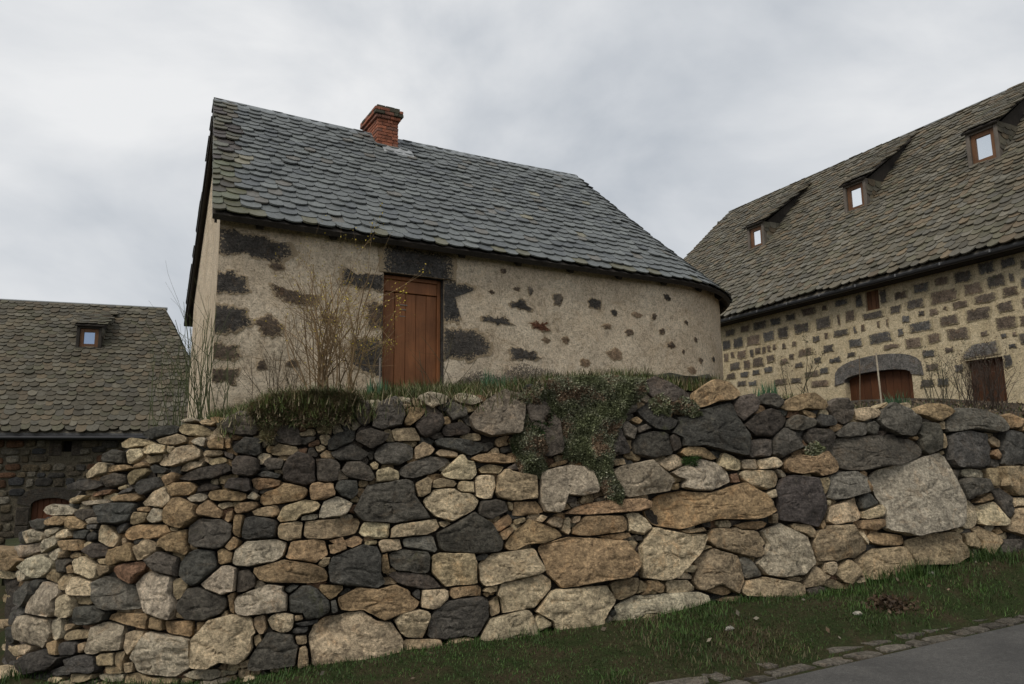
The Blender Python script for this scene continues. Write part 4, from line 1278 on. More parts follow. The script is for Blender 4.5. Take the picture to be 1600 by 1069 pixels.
# roof body (under the slates), profile shared by slope and cone
SLEN = math.hypot(RE, ZR - ZEAVE)
QEND = ULEN + math.pi * RE + ULEN + OVL
def rpt(q, t, h=0.0):
    q, t, h = np.broadcast_arrays(np.asarray(q, float), np.asarray(t, float), np.asarray(h, float))
    q = np.clip(q, -OVL - .015, QEND + .015)
    ang = np.clip((q - ULEN) / RE, 0, math.pi)
    d = -np.cos(ang)[..., None] * HG + np.sin(ang)[..., None] * HF
    back = np.maximum(q - ULEN - math.pi * RE, 0)
    t = t - .10 * (1 - t) * np.clip(back / 1.5, 0, 1)      # the back slope comes lower
    st = np.minimum(q, ULEN) + SK * t * np.clip(1 - q / ULEN, 0, 1.1)
    back = back - (SK + .09 * (1 - t)) * back / ULEN
    rad = RE * (1 - t)
    z = ZEAVE + (ZR - ZEAVE) * (t - 0.018 * np.sin(math.pi * t)) - 0.035 * np.sin(np.clip(q, 0, ULEN) / ULEN * math.pi) * (0.4 + t)
    sl = math.atan2(ZR - ZEAVE, RE)
    P = HC + HF * st[..., None] + HG * R + d * rad[..., None] - HF * back[..., None] + ZZ * z[..., None]
    N_ = d * math.sin(sl) + ZZ * math.cos(sl)
    return P + N_ * h[..., None]
QEND = ULEN + math.pi * RE + ULEN + OVL
mb = MB()
qs = np.concatenate([np.linspace(-OVL, ULEN, 24), np.linspace(ULEN + .05, ULEN + math.pi * RE, 50), np.linspace(ULEN + math.pi * RE + .1, QEND, 24)])
ts = np.linspace(0, 1, 14)
Q, T = np.meshgrid(qs, ts)
m = len(qs)
Vt = rpt(Q, T, -0.004).reshape(-1, 3)
Vb = rpt(Q, T, -0.085).reshape(-1, 3)
f = [(j * m + i, j * m + i + 1, (j + 1) * m + i + 1, (j + 1) * m + i) for j in range(13) for i in range(m - 1)]
o_ = len(Vt)
f += [tuple(o_ + x for x in q[::-1]) for q in f]
f += [(i + 1, i, o_ + i, o_ + i + 1) for i in range(m - 1)]
f += [((j) * m, (j + 1) * m, o_ + (j + 1) * m, o_ + j * m) for j in range(13)]
f += [((j + 1) * m + m - 1, j * m + m - 1, o_ + j * m + m - 1, o_ + (j + 1) * m + m - 1) for j in range(13)]
mb.add(np.concatenate([Vt, Vb]), f)
house_roof = mb.build('roof', M_DARKWOOD, stone_house)
# bargeboards under the verge
for sgn, nm in ((1, 'front'), (-1, 'back')):
    mb = MB()
    q = -OVL + .03 if sgn > 0 else QEND - .03
    a, b = rpt(q, 0.035, -.09), rpt(q, .985, -.09)
    mb_t = HF * (0.035 if sgn > 0 else 0.035)
    mb.add([a, b, b + mb_t, a + mb_t, a - ZZ * .11, b - ZZ * .11, b - ZZ * .11 + mb_t, a - ZZ * .11 + mb_t],
           [(0, 1, 2, 3), (7, 6, 5, 4), (4, 5, 1, 0), (3, 2, 6, 7), (5, 6, 2, 1), (0, 3, 7, 4)])
    mb.build('bargeboard', M_DARKWOOD, house_roof)
# rafter ends
for q in np.concatenate([np.linspace(0.5, ULEN - .2, 8), ULEN + RE * np.linspace(0.25, 1.9, 6)]):
    mb = MB()
    p0 = rpt(q, 0.13, -.17)
    p1 = rpt(q, 0.012, -.17)
    side = nrm(np.cross(p1 - p0, ZZ)) * .1
    up_ = (rpt(q, .05, -.088) - rpt(q, .05, -.17))
    bbox(mb, p0 - side / 2, p1 - p0, side, up_, .008)
    mb.build('rafter_end', M_DARKWOOD, house_roof)

# slates
def slate_col(q, t, rg):
    if q < 0.22:
        base = np.array([(0.085, 0.078, 0.058), (0.095, 0.092, 0.062), (0.062, 0.055, 0.046), (0.10, 0.105, 0.078)][rg.integers(4)])
        if t < .4: base = base * np.array([1.0, 1.06, .88])
        return np.clip(base * (1.0, .95, 1.0) * rg.uniform(.75, 1.2), 0, 1)
    r = rg.random()
    c = np.array([0.130, 0.140, 0.137])
    if r < .18: c = np.array([0.160, 0.172, 0.165])
    elif r < .30: c = np.array([0.102, 0.111, 0.113])
    elif r < .33: c = np.array([0.145, 0.138, 0.12])
    elif r < .334: c = np.array([0.21, 0.195, 0.14])
    if t < .04 and rg.random() < .3: c = np.array([0.13, 0.125, 0.085])
    return c * rg.uniform(.80, 1.02)
rows, b_ = [], 0.0
ex = 0.22
while b_ < SLEN - .05:
    rows.append((b_ / SLEN, ex))
    b_ += ex
    ex = max(0.165, ex * 0.98)
sc_fn = lambda q, t: 1.0 if (q < ULEN or q > ULEN + math.pi * RE) else max(1 - t, .05)
sl = gen_slates(rpt, rows, lambda t: -OVL + .0, lambda t: QEND - .1, (0.18, 0.285), sc_fn, L=SLEN, colf=slate_col, seed=5, thick=0.017, lift=0.040, arc=.42)
print('main slates', len(sl))
place_slates(sl, house_roof, M_SLATE, 300)
# ridge strip (zinc) in lengths
for k in range(5):
    a, b = -OVL + k * (ULEN + OVL) / 5, -OVL + (k + 1) * (ULEN + OVL) / 5 - .004
    mb = MB()
    A0 = rpt(a, .965, .036); A1 = rpt(a, 1.0, .055); A2 = A0 + HG * 2 * ((APC - A0) @ HG)
    B0 = rpt(b, .965, .036); B1 = rpt(b, 1.0, .055); B2 = B0 + HG * 2 * ((APC - B0) @ HG)
    dn = -ZZ * .012
    mb.add([A0, A1, A2, B0, B1, B2, A0 + dn, A1 + dn, A2 + dn, B0 + dn, B1 + dn, B2 + dn],
           [(0, 3, 4, 1), (1, 4, 5, 2), (7, 10, 9, 6), (8, 11, 10, 7), (6, 9, 3, 0), (2, 5, 11, 8), (0, 1, 7, 6), (1, 2, 8, 7), (4, 3, 9, 10), (5, 4, 10, 11)], (0.20, 0.215, 0.22))
    mb.build('ridge_cap', M_METAL, house_roof)

# chimney
_c = hit_plane(np.array([606.0]), np.array([215.0]), HC + HG * (R - .38), HG)[0]
CU = float((_c - HC) @ HF)
CW, CD = 0.42, 0.74
C0 = HC + HF * (CU - CW / 2) + HG * (R - .38)
zc0 = float(rpt(CU, 1 - .38 / RE)[2]) - 0.25
ztop = hit_plane(np.array([606.0]), np.array([166.0]), HC + HG * (R - .38), HG)[0][2]
print('chimney', CU, zc0, ztop)
mb = MB()
box(mb, C0 + HF * .02 + HG * .02 + ZZ * zc0, HF * (CW - .04), HG * (CD - .04), ZZ * (ztop - zc0 - .06), (0.22, 0.17, 0.14))
chim = mb.build('chimney', M_MORTAR, stone_house)
rg = np.random.default_rng(11)
ch = 0.066
ncr = int((ztop - zc0) / ch)
for r_ in range(3, ncr):
    z = zc0 + r_ * ch
    k = ncr - r_
    ex_ = {1: .02, 2: .075, 3: .075, 4: .04}.get(k, 0.0)
    w_, d_ = CW + 2 * ex_, CD + 2 * ex_
    o = C0 - HF * ex_ - HG * ex_ + ZZ * z
    bt = 0.10
    for (p0, dx, dn, ln) in ((o, HF, HG, w_), (o + HF * w_, HG, -HF, d_), (o + HF * w_ + HG * d_, -HF, -HG, w_), (o + HG * d_, -HG, HF, d_)):
        x = bt if r_ % 2 else 0.0
        e = ln if r_ % 2 else ln - bt
        while x < e - .02:
            l = min(rg.uniform(.17, .21), e - x)
            if e - x - l < .06: l = e - x
            if k > 2 or rg.random() > .12:
                mb = MB()
                col = np.array([(0.31, 0.115, 0.065), (0.26, 0.10, 0.06), (0.35, 0.14, 0.085), (0.21, 0.10, 0.07)][rg.integers(4)]) * rg.uniform(.8, 1.1)
                if k <= 3 and rg.random() < .45: col = np.array((0.07, 0.065, 0.045))
                bbox(mb, p0 + dx * (x + .004) + dn * rg.uniform(-.003, .004), dx * (l - .008), dn * (bt - .002), ZZ * (ch - .008), .006, col)
                mb.build('brick', M_BRICK, chim)
            x += l
mb = MB()                                                  # mortar fillet and lead flashing
z0 = float(rpt(CU, 1 - .38 / RE)[2])
base = C0 + ZZ * (z0 - .12)
q_ = [base - HF * .07 - HG * .10, base + HF * (CW + .07) - HG * .10, base + HF * (CW + .07) + HG * (CD + .07), base - HF * .07 + HG * (CD + .07)]
tp = [base - HF * .012 - HG * .012 + ZZ * .2, base + HF * (CW + .012) - HG * .012 + ZZ * .2, base + HF * (CW + .012) + HG * (CD + .012) + ZZ * .48, base - HF * .012 + HG * (CD + .012) + ZZ * .48]
mid = [base - HF * .07 - HG * .07 + ZZ * .04, base + HF * (CW + .07) - HG * .07 + ZZ * .04, base + HF * (CW + .07) + HG * .3 + ZZ * .42, base - HF * .07 + HG * .3 + ZZ * .42]
mb.add(q_ + mid + tp, [(0, 1, 5, 4), (4, 5, 9, 8), (1, 2, 6, 5), (5, 6, 10, 9), (3, 0, 4, 7), (7, 4, 8, 11), (2, 3, 7, 6), (6, 7, 11, 10)], (0.30, 0.27, 0.20))
mb.build('mortar_fillet', M_MORTAR, chim)
mb = MB()
tch = 1 - (.38 + .02) / RE
pA, pB = rpt(CU - CW / 2 - .1, tch - .045, .05), rpt(CU + CW / 2 + .1, tch - .045, .05)
pC, pD = rpt(CU + CW / 2 + .1, tch + .02, .06), rpt(CU - CW / 2 - .1, tch + .02, .06)
dn = -ZZ * .012
mb.add([pA, pB, pC, pD, pA + dn, pB + dn, pC + dn, pD + dn], [(0, 1, 2, 3), (7, 6, 5, 4), (4, 5, 1, 0), (1, 5, 6, 2), (2, 6, 7, 3), (3, 7, 4, 0)], (0.30, 0.31, 0.31))
mb.build('flashing', M_METAL, chim)
# ------------------------------------------------------------------ two neighbouring houses with hipped stone-slate roofs
def dormer(parent, P0, F, B, b0, u0, w, h, zroof, slope, frame_mat, leaf_mat, slat_mat, colf, seed, pane_col=(1, 1, 1), inner=0.11, rise=0.70, glass=None):
    """shed dormer; zroof(b) gives the main roof height at set-back b; F along the house, B into it"""
    d = MB()
    zb = zroof(b0) + .09
    O = P0 + F * (u0 - w / 2) + B * b0 + ZZ * zb
    ft = 0.085
    bbox(d, O, F * ft, B * .12, ZZ * h, .01)
    bbox(d, O + F * (w - ft), F * ft, B * .12, ZZ * h, .01)
    bbox(d, O + F * ft + B * .003, F * (w - 2 * ft), B * .115, ZZ * ft, .01)
    bbox(d, O + F * ft + B * .003 + ZZ * (h - ft), F * (w - 2 * ft), B * .115, ZZ * ft, .01)
    dm = d.build('dormer', frame_mat, parent)
    s = MB()
    iw, ih = w - 2 * ft, h - 2 * ft
    O2 = O + F * ft + ZZ * ft + B * .05
    bbox(s, O2, F * inner, B * .05, ZZ * ih, .006)
    bbox(s, O2 + F * (iw - inner), F * inner, B * .05, ZZ * ih, .006)
    bbox(s, O2 + F * inner + B * .002, F * (iw - 2 * inner), B * .045, ZZ * inner, .006)
    bbox(s, O2 + F * inner + B * .002 + ZZ * (ih - inner), F * (iw - 2 * inner), B * .045, ZZ * inner, .006)
    s.build('window_frame', leaf_mat, dm)
    g = MB()
    box(g, O2 + F * inner + ZZ * inner + B * .03, F * (iw - 2 * inner), B * .008, ZZ * (ih - 2 * inner), pane_col)
    g.build('pane', glass or M_GLASS, dm)
    # roof: from just in front of the window back to the main roof
    over = .07
    zt = zb + h + .02
    bs, zs = b0 - over, zt - over * rise
    db = (zt - zroof(b0)) / (slope - rise)
    L_ = math.hypot(db + over, (db + over) * rise)
    e = nrm(B + ZZ * rise)
    nn_ = nrm(ZZ - B * rise)
    A = P0 + F * (u0 - w / 2 - .05) + B * bs + ZZ * zs
    r = MB()
    bbox(r, A - nn_ * .03, F * (w + .10), e * L_, nn_ * .05, .01, (.9, .9, .9))
    # cheeks: triangles down to the roof
    for sgn, uu in ((-1, u0 - w / 2 + .01), (1, u0 + w / 2 - .05)):
        q = P0 + F * uu
        t0, t1, t2 = q + B * (b0 + .125) + ZZ * (zb - .1), q + B * (b0 + .125) + ZZ * (zt - .03), q + B * (b0 + db) + ZZ * (zroof(b0 + db) - .02)
        ft_ = F * .04
        r.add([t0, t1, t2, t0 + ft_, t1 + ft_, t2 + ft_], [(0, 2, 1), (3, 4, 5), (0, 1, 4, 3), (1, 2, 5, 4), (2, 0, 3, 5)], (.8, .8, .8))
    r.build('dormer_roof', M_DARKWOOD, dm)
    pf = lambda q, t, hh: A + F * np.asarray(q)[..., None] + e * (np.asarray(t) * L_)[..., None] + nn_ * (.024 + np.asarray(hh))[..., None]
    rows = [(k * .17 / L_, .17) for k in range(int(L_ / .17))]
    sl = gen_slates(pf, rows, lambda t: -.02, lambda t: w + .04, (.17, .27), L=L_, colf=colf, seed=seed, thick=.016)
    # cheek slates (vertical cladding of the visible side)
    q = P0 + F * (u0 + w / 2 - .008)
    hh_ = zt - zb
    pf2 = lambda qq, t, k: q + B * (b0 + .13 + np.asarray(qq))[..., None] + ZZ * (zb + np.asarray(t) * hh_)[..., None] + F * (np.asarray(k))[..., None]
    lim = lambda t: max((zb + t * hh_ - zroof(b0)) / slope, 0)
    rows2 = [(k * .12 / hh_, .12) for k in range(int(hh_ / .12))]
    for k, (t, ex) in enumerate(rows2):
        z = zb + t * hh_
        blo = (z - zroof(b0)) / slope
        bhi = blo + 0.0
        # between the front and where the main roof rises through this height
        endb = max((z + .1 - zroof(b0)) / slope, .1)
        sl += gen_slates(pf2, [(t, ex)], lambda t_: 0.0, lambda t_: min(endb, db) - .05, (.14, .22), L=hh_, colf=colf, seed=seed + 50 + k, thick=.01, lift=.016, arc=.25, over=1.5)
    sm = MB()
    for V, F_, C in sl: sm.add(V, F_, C)
    sm.build('slates', slat_mat, dm, kind='stuff')
    return dm

def lauze_col(pal):
    pal = np.array(pal)
    def f(q, t, rg):
        return pal[rg.integers(len(pal))] * rg.uniform(.52, .98) * (1.0, .98, .91)
    return f

def hip_roof(house, P0, F, B, ulo, uhi, b_eave, b_ridge, ze, zr, hip_lo, hip_hi, mat, colf, seed, rows_ex, wr, nmax, cut=None):
    """front slope as slates, other slopes as plain roof; ulo/uhi eave ends; hip_* ridge set-in"""
    L_ = math.hypot(b_ridge - b_eave, zr - ze)
    e = nrm(B * (b_ridge - b_eave) + ZZ * (zr - ze))
    nn_ = nrm(ZZ * (b_ridge - b_eave) - B * (zr - ze))
    A = P0 + B * b_eave + ZZ * ze
    mb = MB()
    C1, C2 = A + F * ulo, A + F * uhi
    R1, R2 = P0 + B * b_ridge + ZZ * zr + F * (ulo + hip_lo), P0 + B * b_ridge + ZZ * zr + F * (uhi - hip_hi)
    D1 = C1 + B * 2 * (b_ridge - b_eave)
    D2 = C2 + B * 2 * (b_ridge - b_eave)
    lo = -ZZ * .1
    V = [C1, C2, R2, R1, D1, D2]
    f = [(0, 1, 2, 3), (4, 0, 3), (1, 5, 2), (5, 4, 3, 2)]
    mb.add(np.array(V) - nn_ * .0 , f, (.12, .105, .08))
    mb.add(np.array([C1, C2, D2, D1]) + lo, [(3, 2, 1, 0)], (.1, .1, .1))
    mb.add([C1, C2, C2 + lo, C1 + lo], [(3, 2, 1, 0)], (.1, .1, .1))
    mb.add([C1, D1, D1 + lo, C1 + lo], [(0, 1, 2, 3)], (.1, .1, .1))
    mb.add([C2, D2, D2 + lo, C2 + lo], [(3, 2, 1, 0)], (.1, .1, .1))
    roof = mb.build('roof', mat, house)
    def pf(q, t, h):
        q, t, h = np.broadcast_arrays(np.asarray(q, float), np.asarray(t, float), np.asarray(h, float))
        w_ = 0.05 * fbm(np.stack([q * .5, t * 2.5, q * 0], -1), 2, seed)
        q = np.clip(q, ulo + hip_lo * t - .03, uhi - hip_hi * t + .03)
        return A + F * q[..., None] + e * (t * L_)[..., None] + nn_ * (.012 + h + 0.03 + w_ * .6)[..., None]
    rows, b_ = [], -.03
    ex = rows_ex[0]
    while b_ < L_ - .05:
        rows.append((b_ / L_, ex))
        b_ += ex
        ex = max(rows_ex[1], ex * .985)
    sl = gen_slates(pf, rows, lambda t: ulo + hip_lo * t, lambda t: uhi - hip_hi * t, wr, L=L_, colf=colf, seed=seed, thick=.022, lift=.040, wob=.28, arc=.5, cut=cut)
    print(house.name, 'slates', len(sl))
    place_slates(sl, roof, mat, nmax)
    # other slopes, slates joined
    rest = MB()
    hb = (ulo, uhi)
    for (o_, fx, bx, q0, q1, hl, hr, bb) in ((C1 + B * 2 * (b_ridge - b_eave), -B, F, 0, 2 * (b_ridge - b_eave), b_ridge - b_eave, b_ridge - b_eave, hip_lo),
                                             (C2, B, -F, 0, 2 * (b_ridge - b_eave), b_ridge - b_eave, b_ridge - b_eave, hip_hi)):
        LL = math.hypot(bb, zr - ze)
        ee = nrm(bx * bb + ZZ * (zr - ze))
        n2 = nrm(ZZ * bb - bx * (zr - ze))
        p2 = lambda q, t, h, o_=o_, fx=fx, ee=ee, n2=n2, LL=LL: o_ + fx * np.asarray(q)[..., None] + ee * (np.asarray(t) * LL)[..., None] + n2 * (.03 + np.asarray(h))[..., None]
        rr_ = [(k * .22 / LL, .22) for k in range(int(LL / .22))]
        for V, F_, C in gen_slates(p2, rr_, lambda t: q0 + hl * t + .3, lambda t: q1 - hr * t - .45, (.22, .34), L=LL, colf=colf, seed=seed + 9, thick=.02):
            rest.add(V, F_, C)
    rest.build('hip_slates', mat, roof, kind='stuff')
    mb = MB()                                              # ridge strip
    for k in range(2):
        pass
    a0, a1 = R1 - F * .1, R2 + F * .1
    tube(mb, np.linspace(a0, a1, 14) + ZZ * .045, .05, 6, (0.17, 0.18, 0.18))
    mb.build('ridge_cap', M_METAL, roof)
    mb = MB()
    for c_, r_ in ((C1, R1), (C2, R2)):
        pass
    return roof, (lambda b: ze + (b - b_eave) / (b_ridge - b_eave) * (zr - ze)), (zr - ze) / (b_ridge - b_eave)

# ---- house on the right -------------------------------------------------
RF = np.array([math.cos(math.radians(63.5)), -math.sin(math.radians(63.5)), 0])   # along its front, to the right and nearer
RB = np.array([math.sin(math.radians(63.5)), math.cos(math.radians(63.5)), 0])                          # into the house
_r = ray(1130, 505)
RP = CAM + _r * (20.0 / _r[1])
RP0 = RP * np.array([1, 1, 0])
def rhit(px, py):
    P = hit_plane(np.array([px], float), np.array([py], float), RP0, RB)[0]
    return float((P - RP0) @ RF), float(P[2])
def rpt2(u, z, h=0.0):
    u, z, h = np.broadcast_arrays(np.asarray(u, float), np.asarray(z, float), np.asarray(h, float))
    return RP0 + RF * u[..., None] - RB * h[..., None] + ZZ * z[..., None]
ze_r = np.mean([rhit(1130, 502)[1], rhit(1360, 442)[1], rhit(1589, 378)[1]])
print('right eave', [rhit(1130, 502), rhit(1360, 442), rhit(1589, 378)])
def ridge_r(b):
    o = RP0 + RB * b
    P = hit_plane(np.array([1143., 1360., 1589.]), np.array([331., 240., 140.]), o, RB)
    return (P - RP0) @ RF, P[:, 2]
RBR = 4.0
print('right ridge', ridge_r(RBR))
ru, rz = ridge_r(RBR)
zr_r = float(rz.mean())
right_house = empty('stone_house', RP0 + RF * 4 + ZZ * 2.4, 'long stone house with dark block wall, three small dormers and brown slate roof', 'house')
ULO, UHI = float(ru[0]) - 1.9, 12.0
PAL_R = [(0.150, 0.132, 0.098), (0.135, 0.124, 0.096), (0.160, 0.136, 0.096), (0.142, 0.134, 0.112), (0.118, 0.106, 0.080), (0.165, 0.152, 0.124), (0.165, 0.128, 0.085), (0.125, 0.117, 0.082)]
roof_r, zroof_r, slope_r = hip_roof(right_house, RP0, RF, RB, ULO, UHI, -0.30, RBR, ze_r - .05, zr_r, 1.9, 1.9, M_LAUZE, lauze_col(PAL_R), 23, (.18, .145), (.15, .26), 300)
# wall with openings cut
ARCH = [rhit(*x) for x in ((1320, 598), (1424, 577))]
DOOR_R = [rhit(*x) for x in ((1507, 566), (1566, 555))]
WIN = [rhit(*x) for x in ((1351, 457), (1372, 451))]
print('arch', ARCH, 'door', DOOR_R, 'win', WIN, 'winb', rhit(1352, 486))
zbr = 2.3
mb = MB()
holes = [(ARCH[0][0], ARCH[1][0], zbr, ARCH[0][1] + .16), (DOOR_R[0][0], DOOR_R[1][0], zbr, (DOOR_R[0][1] + DOOR_R[1][1]) / 2), (WIN[0][0], WIN[1][0], rhit(1361, 485)[1], (WIN[0][1] + WIN[1][1]) / 2)]
ub = sorted({ULO + .3, UHI - .3} | {h[0] for h in holes} | {h[1] for h in holes})
zb_ = sorted({zbr, ze_r + .02} | {h[2] for h in holes} | {h[3] for h in holes})
for i in range(len(ub) - 1):
    for j in range(len(zb_) - 1):
        uc, zc = (ub[i] + ub[i + 1]) / 2, (zb_[j] + zb_[j + 1]) / 2
        if any(h[0] < uc < h[1] and h[2] < zc < h[3] for h in holes): continue
        mb.add(rpt2([ub[i], ub[i + 1], ub[i + 1], ub[i]], [zb_[j], zb_[j], zb_[j + 1], zb_[j + 1]]), [(0, 1, 2, 3)])
for (u0, u1, z0, z1) in holes:
    d_ = -.22
    for P in ((u0, z0, u0, z1), (u1, z1, u1, z0), (u0, z1, u1, z1), (u1, z0, u0, z0)):
        mb.add([rpt2(P[0], P[1]), rpt2(P[2], P[3]), rpt2(P[2], P[3], d_), rpt2(P[0], P[1], d_)], [(0, 1, 2, 3)])
for u in (ULO + .3, UHI - .3):
    a = rpt2(u, zbr); b = rpt2(u, ze_r + .02)
    mb.add([a, b, b + RB * 2 * (RBR), a + RB * 2 * RBR], [(0, 1, 2, 3)])
wall_r = mb.build('wall', M_RENDER2, right_house)
BLK = """168 822 34 22,156 862 30 32,193 855 36 36,215 810 34 24,264 798 48 30,242 846 50 36,292 833 40 36,312 786 36 24,337 822 40 38,362 773 36 24,397 808 52 38,420 755 50 26,467 792 58 42,471 742 18 18,525 726 50 22,552 768 36 40,516 780 10 36,
155 902 18 28,175 893 12 22,205 892 34 28,237 888 14 28,257 881 18 24,276 877 14 24,292 872 12 24,310 868 12 22,183 930 36 26,221 924 24 32,258 916 38 32,297 906 28 26,170 962 34 20,213 957 30 18,251 950 26 18,290 941 32 20,205 985 32 18,340 865 14 22,
373 858 16 18,408 886 50 26,443 842 26 20,476 832 12 22,523 822 54 24,568 812 8 24,594 806 12 24,643 795 10 22,672 790 8 24,483 873 36 28,449 911 24 22,388 927 28 18,505 910 40 18,570 855 50 30,557 893 30 16,650 838 78 38,715 820 20 28,731 778 26 26,
698 748 38 26,715 703 48 26,761 730 60 34,780 680 58 32,820 755 30 22,782 760 22 16,845 657 48 28,855 705 102 46,780 803 82 36,755 855 56 38,824 840 44 36,686 866 54 16,870 783 68 36,905 732 54 26,857 742 14 14,900 825 80 42,914 643 62 40,948 680 66 40,
985 711 78 32,965 762 90 44,990 614 66 42,1022 656 58 42,1061 597 54 32,1071 645 18 30,1065 690 56 34,1052 738 58 36,1055 790 76 44,806 890 42 26,817 932 44 24,984 824 28 16,1046 832 18 18,1080 826 14 18,1075 864 22 14,872 878 30 18,903 935 30 26,
470 945 32 20,430 955 50 20,455 985 60 24,582 722 26 44,659 707 26 50,626 766 72 24,1062 915 28 46,1120 600 46 34,1125 660 60 36,1130 720 56 36,1120 780 50 40,1125 840 60 40,330 980 50 22,380 975 36 20,240 985 30 18,800 985 50 26,850 980 40 24,340 915 30 20,365 900 16 20"""
rg = np.random.default_rng(19)
for k, it in enumerate(BLK.replace('\n', '').split(',')):
    cx, cy, w_, h_ = [float(x) for x in it.split()]
    px, py = 1060 + cx / 2.056, 120 + cy / 2.056
    u, z = rhit(px, py)
    u1 = rhit(px + w_ / 4.112, py)[0]
    u0 = rhit(px - w_ / 4.112, py)[0]
    z1, z0 = rhit(px, py - h_ / 4.112)[1], rhit(px, py + h_ / 4.112)[1]
    hu, hz = (u1 - u0) / 2 * rg.uniform(.95, 1.05), (z1 - z0) / 2
    if any(h[0] - .02 < u < h[1] + .02 and h[2] < z < h[3] for h in holes): continue
    p = np.array([(-1, -1), (1, -1), (1, 1), (-1, 1)]) * (hu, hz) * rg.uniform(.88, 1.04, (4, 2)) + (u, z)
    col = np.array([(0.125, 0.10, 0.078), (0.105, 0.092, 0.078), (0.15, 0.115, 0.086), (0.105, 0.10, 0.093)][rg.integers(4)]) * rg.uniform(.8, 1.25)
    mb = MB()
    plate(mb, p, rpt2, col, seed=k + 100, amp=.045, n=56, h1=.008, h2=.018, rough=.012)
    mb.build('block', M_BLOCK, wall_r, smooth=True, sharp=40)
# arched and straight lintels
def rpoly(pts): return np.array([rhit(1060 + x / 2.056, 120 + y / 2.056) for x, y in pts])
for k, pts in enumerate((((503, 985), (505, 955), (540, 918), (600, 897), (690, 892), (768, 903), (778, 948), (752, 985), (744, 945), (690, 944), (600, 958), (540, 973)), ((908, 912), (912, 888), (945, 857), (1030, 845), (1040, 890), (975, 900)))):
    mb = MB()
    p = rpoly(pts)
    if k == 0:
        u0, u1 = ARCH[0][0], ARCH[1][0]
        zt = ARCH[0][1]
        um, hw = (u0 + u1) / 2, (u1 - u0) / 2
        th = np.linspace(math.pi, 0, 14)
        inn = np.stack([um + hw * np.cos(th), zt + .16 * np.sin(th) ** .7], 1)
        out = np.stack([um + (hw + .26) * np.cos(th), zt - .05 + .54 * np.sin(th) ** .5], 1)
        n = 14
        V = [rpt2(x, z, h) for h in (.022, -.2) for (x, z) in inn] + [rpt2(x, z, h) for h in (.022, -.2) for (x, z) in out]
        f = []
        for j in range(n - 1):
            f += [(j, j + 1, 2 * n + j + 1, 2 * n + j), (n + j, n + j + 1, j + 1, j), (2 * n + j, 2 * n + j + 1, 3 * n + j + 1, 3 * n + j)]
        mb.add(V, f, (0.14, 0.132, 0.122))
        mb.build('arch_lintel', M_BASALT, wall_r)
    else:
        plate(mb, p, rpt2, (0.14, 0.132, 0.122), seed=300, amp=.015, n=60, h1=.012, h2=.02)
        mb.build('lintel', M_BLOCK, wall_r, smooth=True, sharp=40)
def boards(parent, name, u0, u1, z0, z1, hoff, n, mat, tcol, ptf, Fd, Nd, rail=True):
    mb = MB()
    box(mb, ptf(u0, z0, hoff - .04), Fd * (u1 - u0), -Nd * -.02, ZZ * (z1 - z0), np.array(tcol) * .5)
    dobj = mb.build(name, mat, parent)
    w_ = (u1 - u0) / n
    for k in range(n):
        m2 = MB()
        bbox(m2, ptf(u0 + k * w_ + .004, z0 + .005, hoff - .012), Fd * (w_ - .008), Nd * .03, ZZ * (z1 - z0 - .01), .006, np.array(tcol) * rg.uniform(.75, 1.2))
        m2.build('plank', mat, dobj)
    return dobj
boards(right_house, 'door', holes[0][0], holes[0][1], zbr, holes[0][3], -.16, 9, M_DOOR, (.42, .40, .40), rpt2, RF, -RB)
boards(right_house, 'door', holes[1][0], holes[1][1], zbr, holes[1][3], -.16, 6, M_DOOR, (.30, .29, .29), rpt2, RF, -RB)
sh = boards(right_house, 'window_panel', holes[2][0], holes[2][1], holes[2][2], holes[2][3], -.06, 3, M_BROWNWOOD, (.9, .8, .7), rpt2, RF, -RB)  # boarded wooden shutter of the small window
# gutter with hooks
eaveP = RP0 - RB * .36 + ZZ * (ze_r - .11)
mb = MB()
th = np.linspace(0, math.pi, 7)
us = np.linspace(ULO, UHI, 20)
prof = np.stack([-np.cos(th) * .065, -np.sin(th) * .065], 1)
V, f = [], []
for u in us:
    for (x, z) in prof: V.append(eaveP + RF * u + RB * x + ZZ * z)
    for (x, z) in prof: V.append(eaveP + RF * u + RB * x * .88 + ZZ * (z * .88))
for i in range(len(us) - 1):
    for j in range(6):
        a = i * 14 + j
        f += [(a, a + 14, a + 15, a + 1), (a + 7, a + 8, a + 22, a + 21)]
    f += [(i * 14, i * 14 + 7, i * 14 + 21, i * 14 + 14), (i * 14 + 6, i * 14 + 20, i * 14 + 27, i * 14 + 13)]
mb.add(V, f, (0.022, 0.022, 0.024))
gut = mb.build('gutter', M_METAL, right_house)
u = ULO + .6
while u < UHI:
    mb = MB()
    bbox(mb, eaveP + RF * u - RB * .075 + ZZ * .0, RF * .03, RB * .30, ZZ * .014, .003, (0.12, 0.12, 0.12))
    bbox(mb, eaveP + RF * u - RB * .078 - ZZ * .03, RF * .03, RB * .012, ZZ * .055, .003, (0.12, 0.12, 0.12))
    mb.build('gutter_hook', M_METAL, gut)
    u += .95
mb = MB()
box(mb, RP0 + RF * ULO - RB * .28 + ZZ * (ze_r - .17), RF * (UHI - ULO), RB * .27, ZZ * .055, (.8, .8, .8))
mb.build('soffit', M_DARKWOOD, right_house)
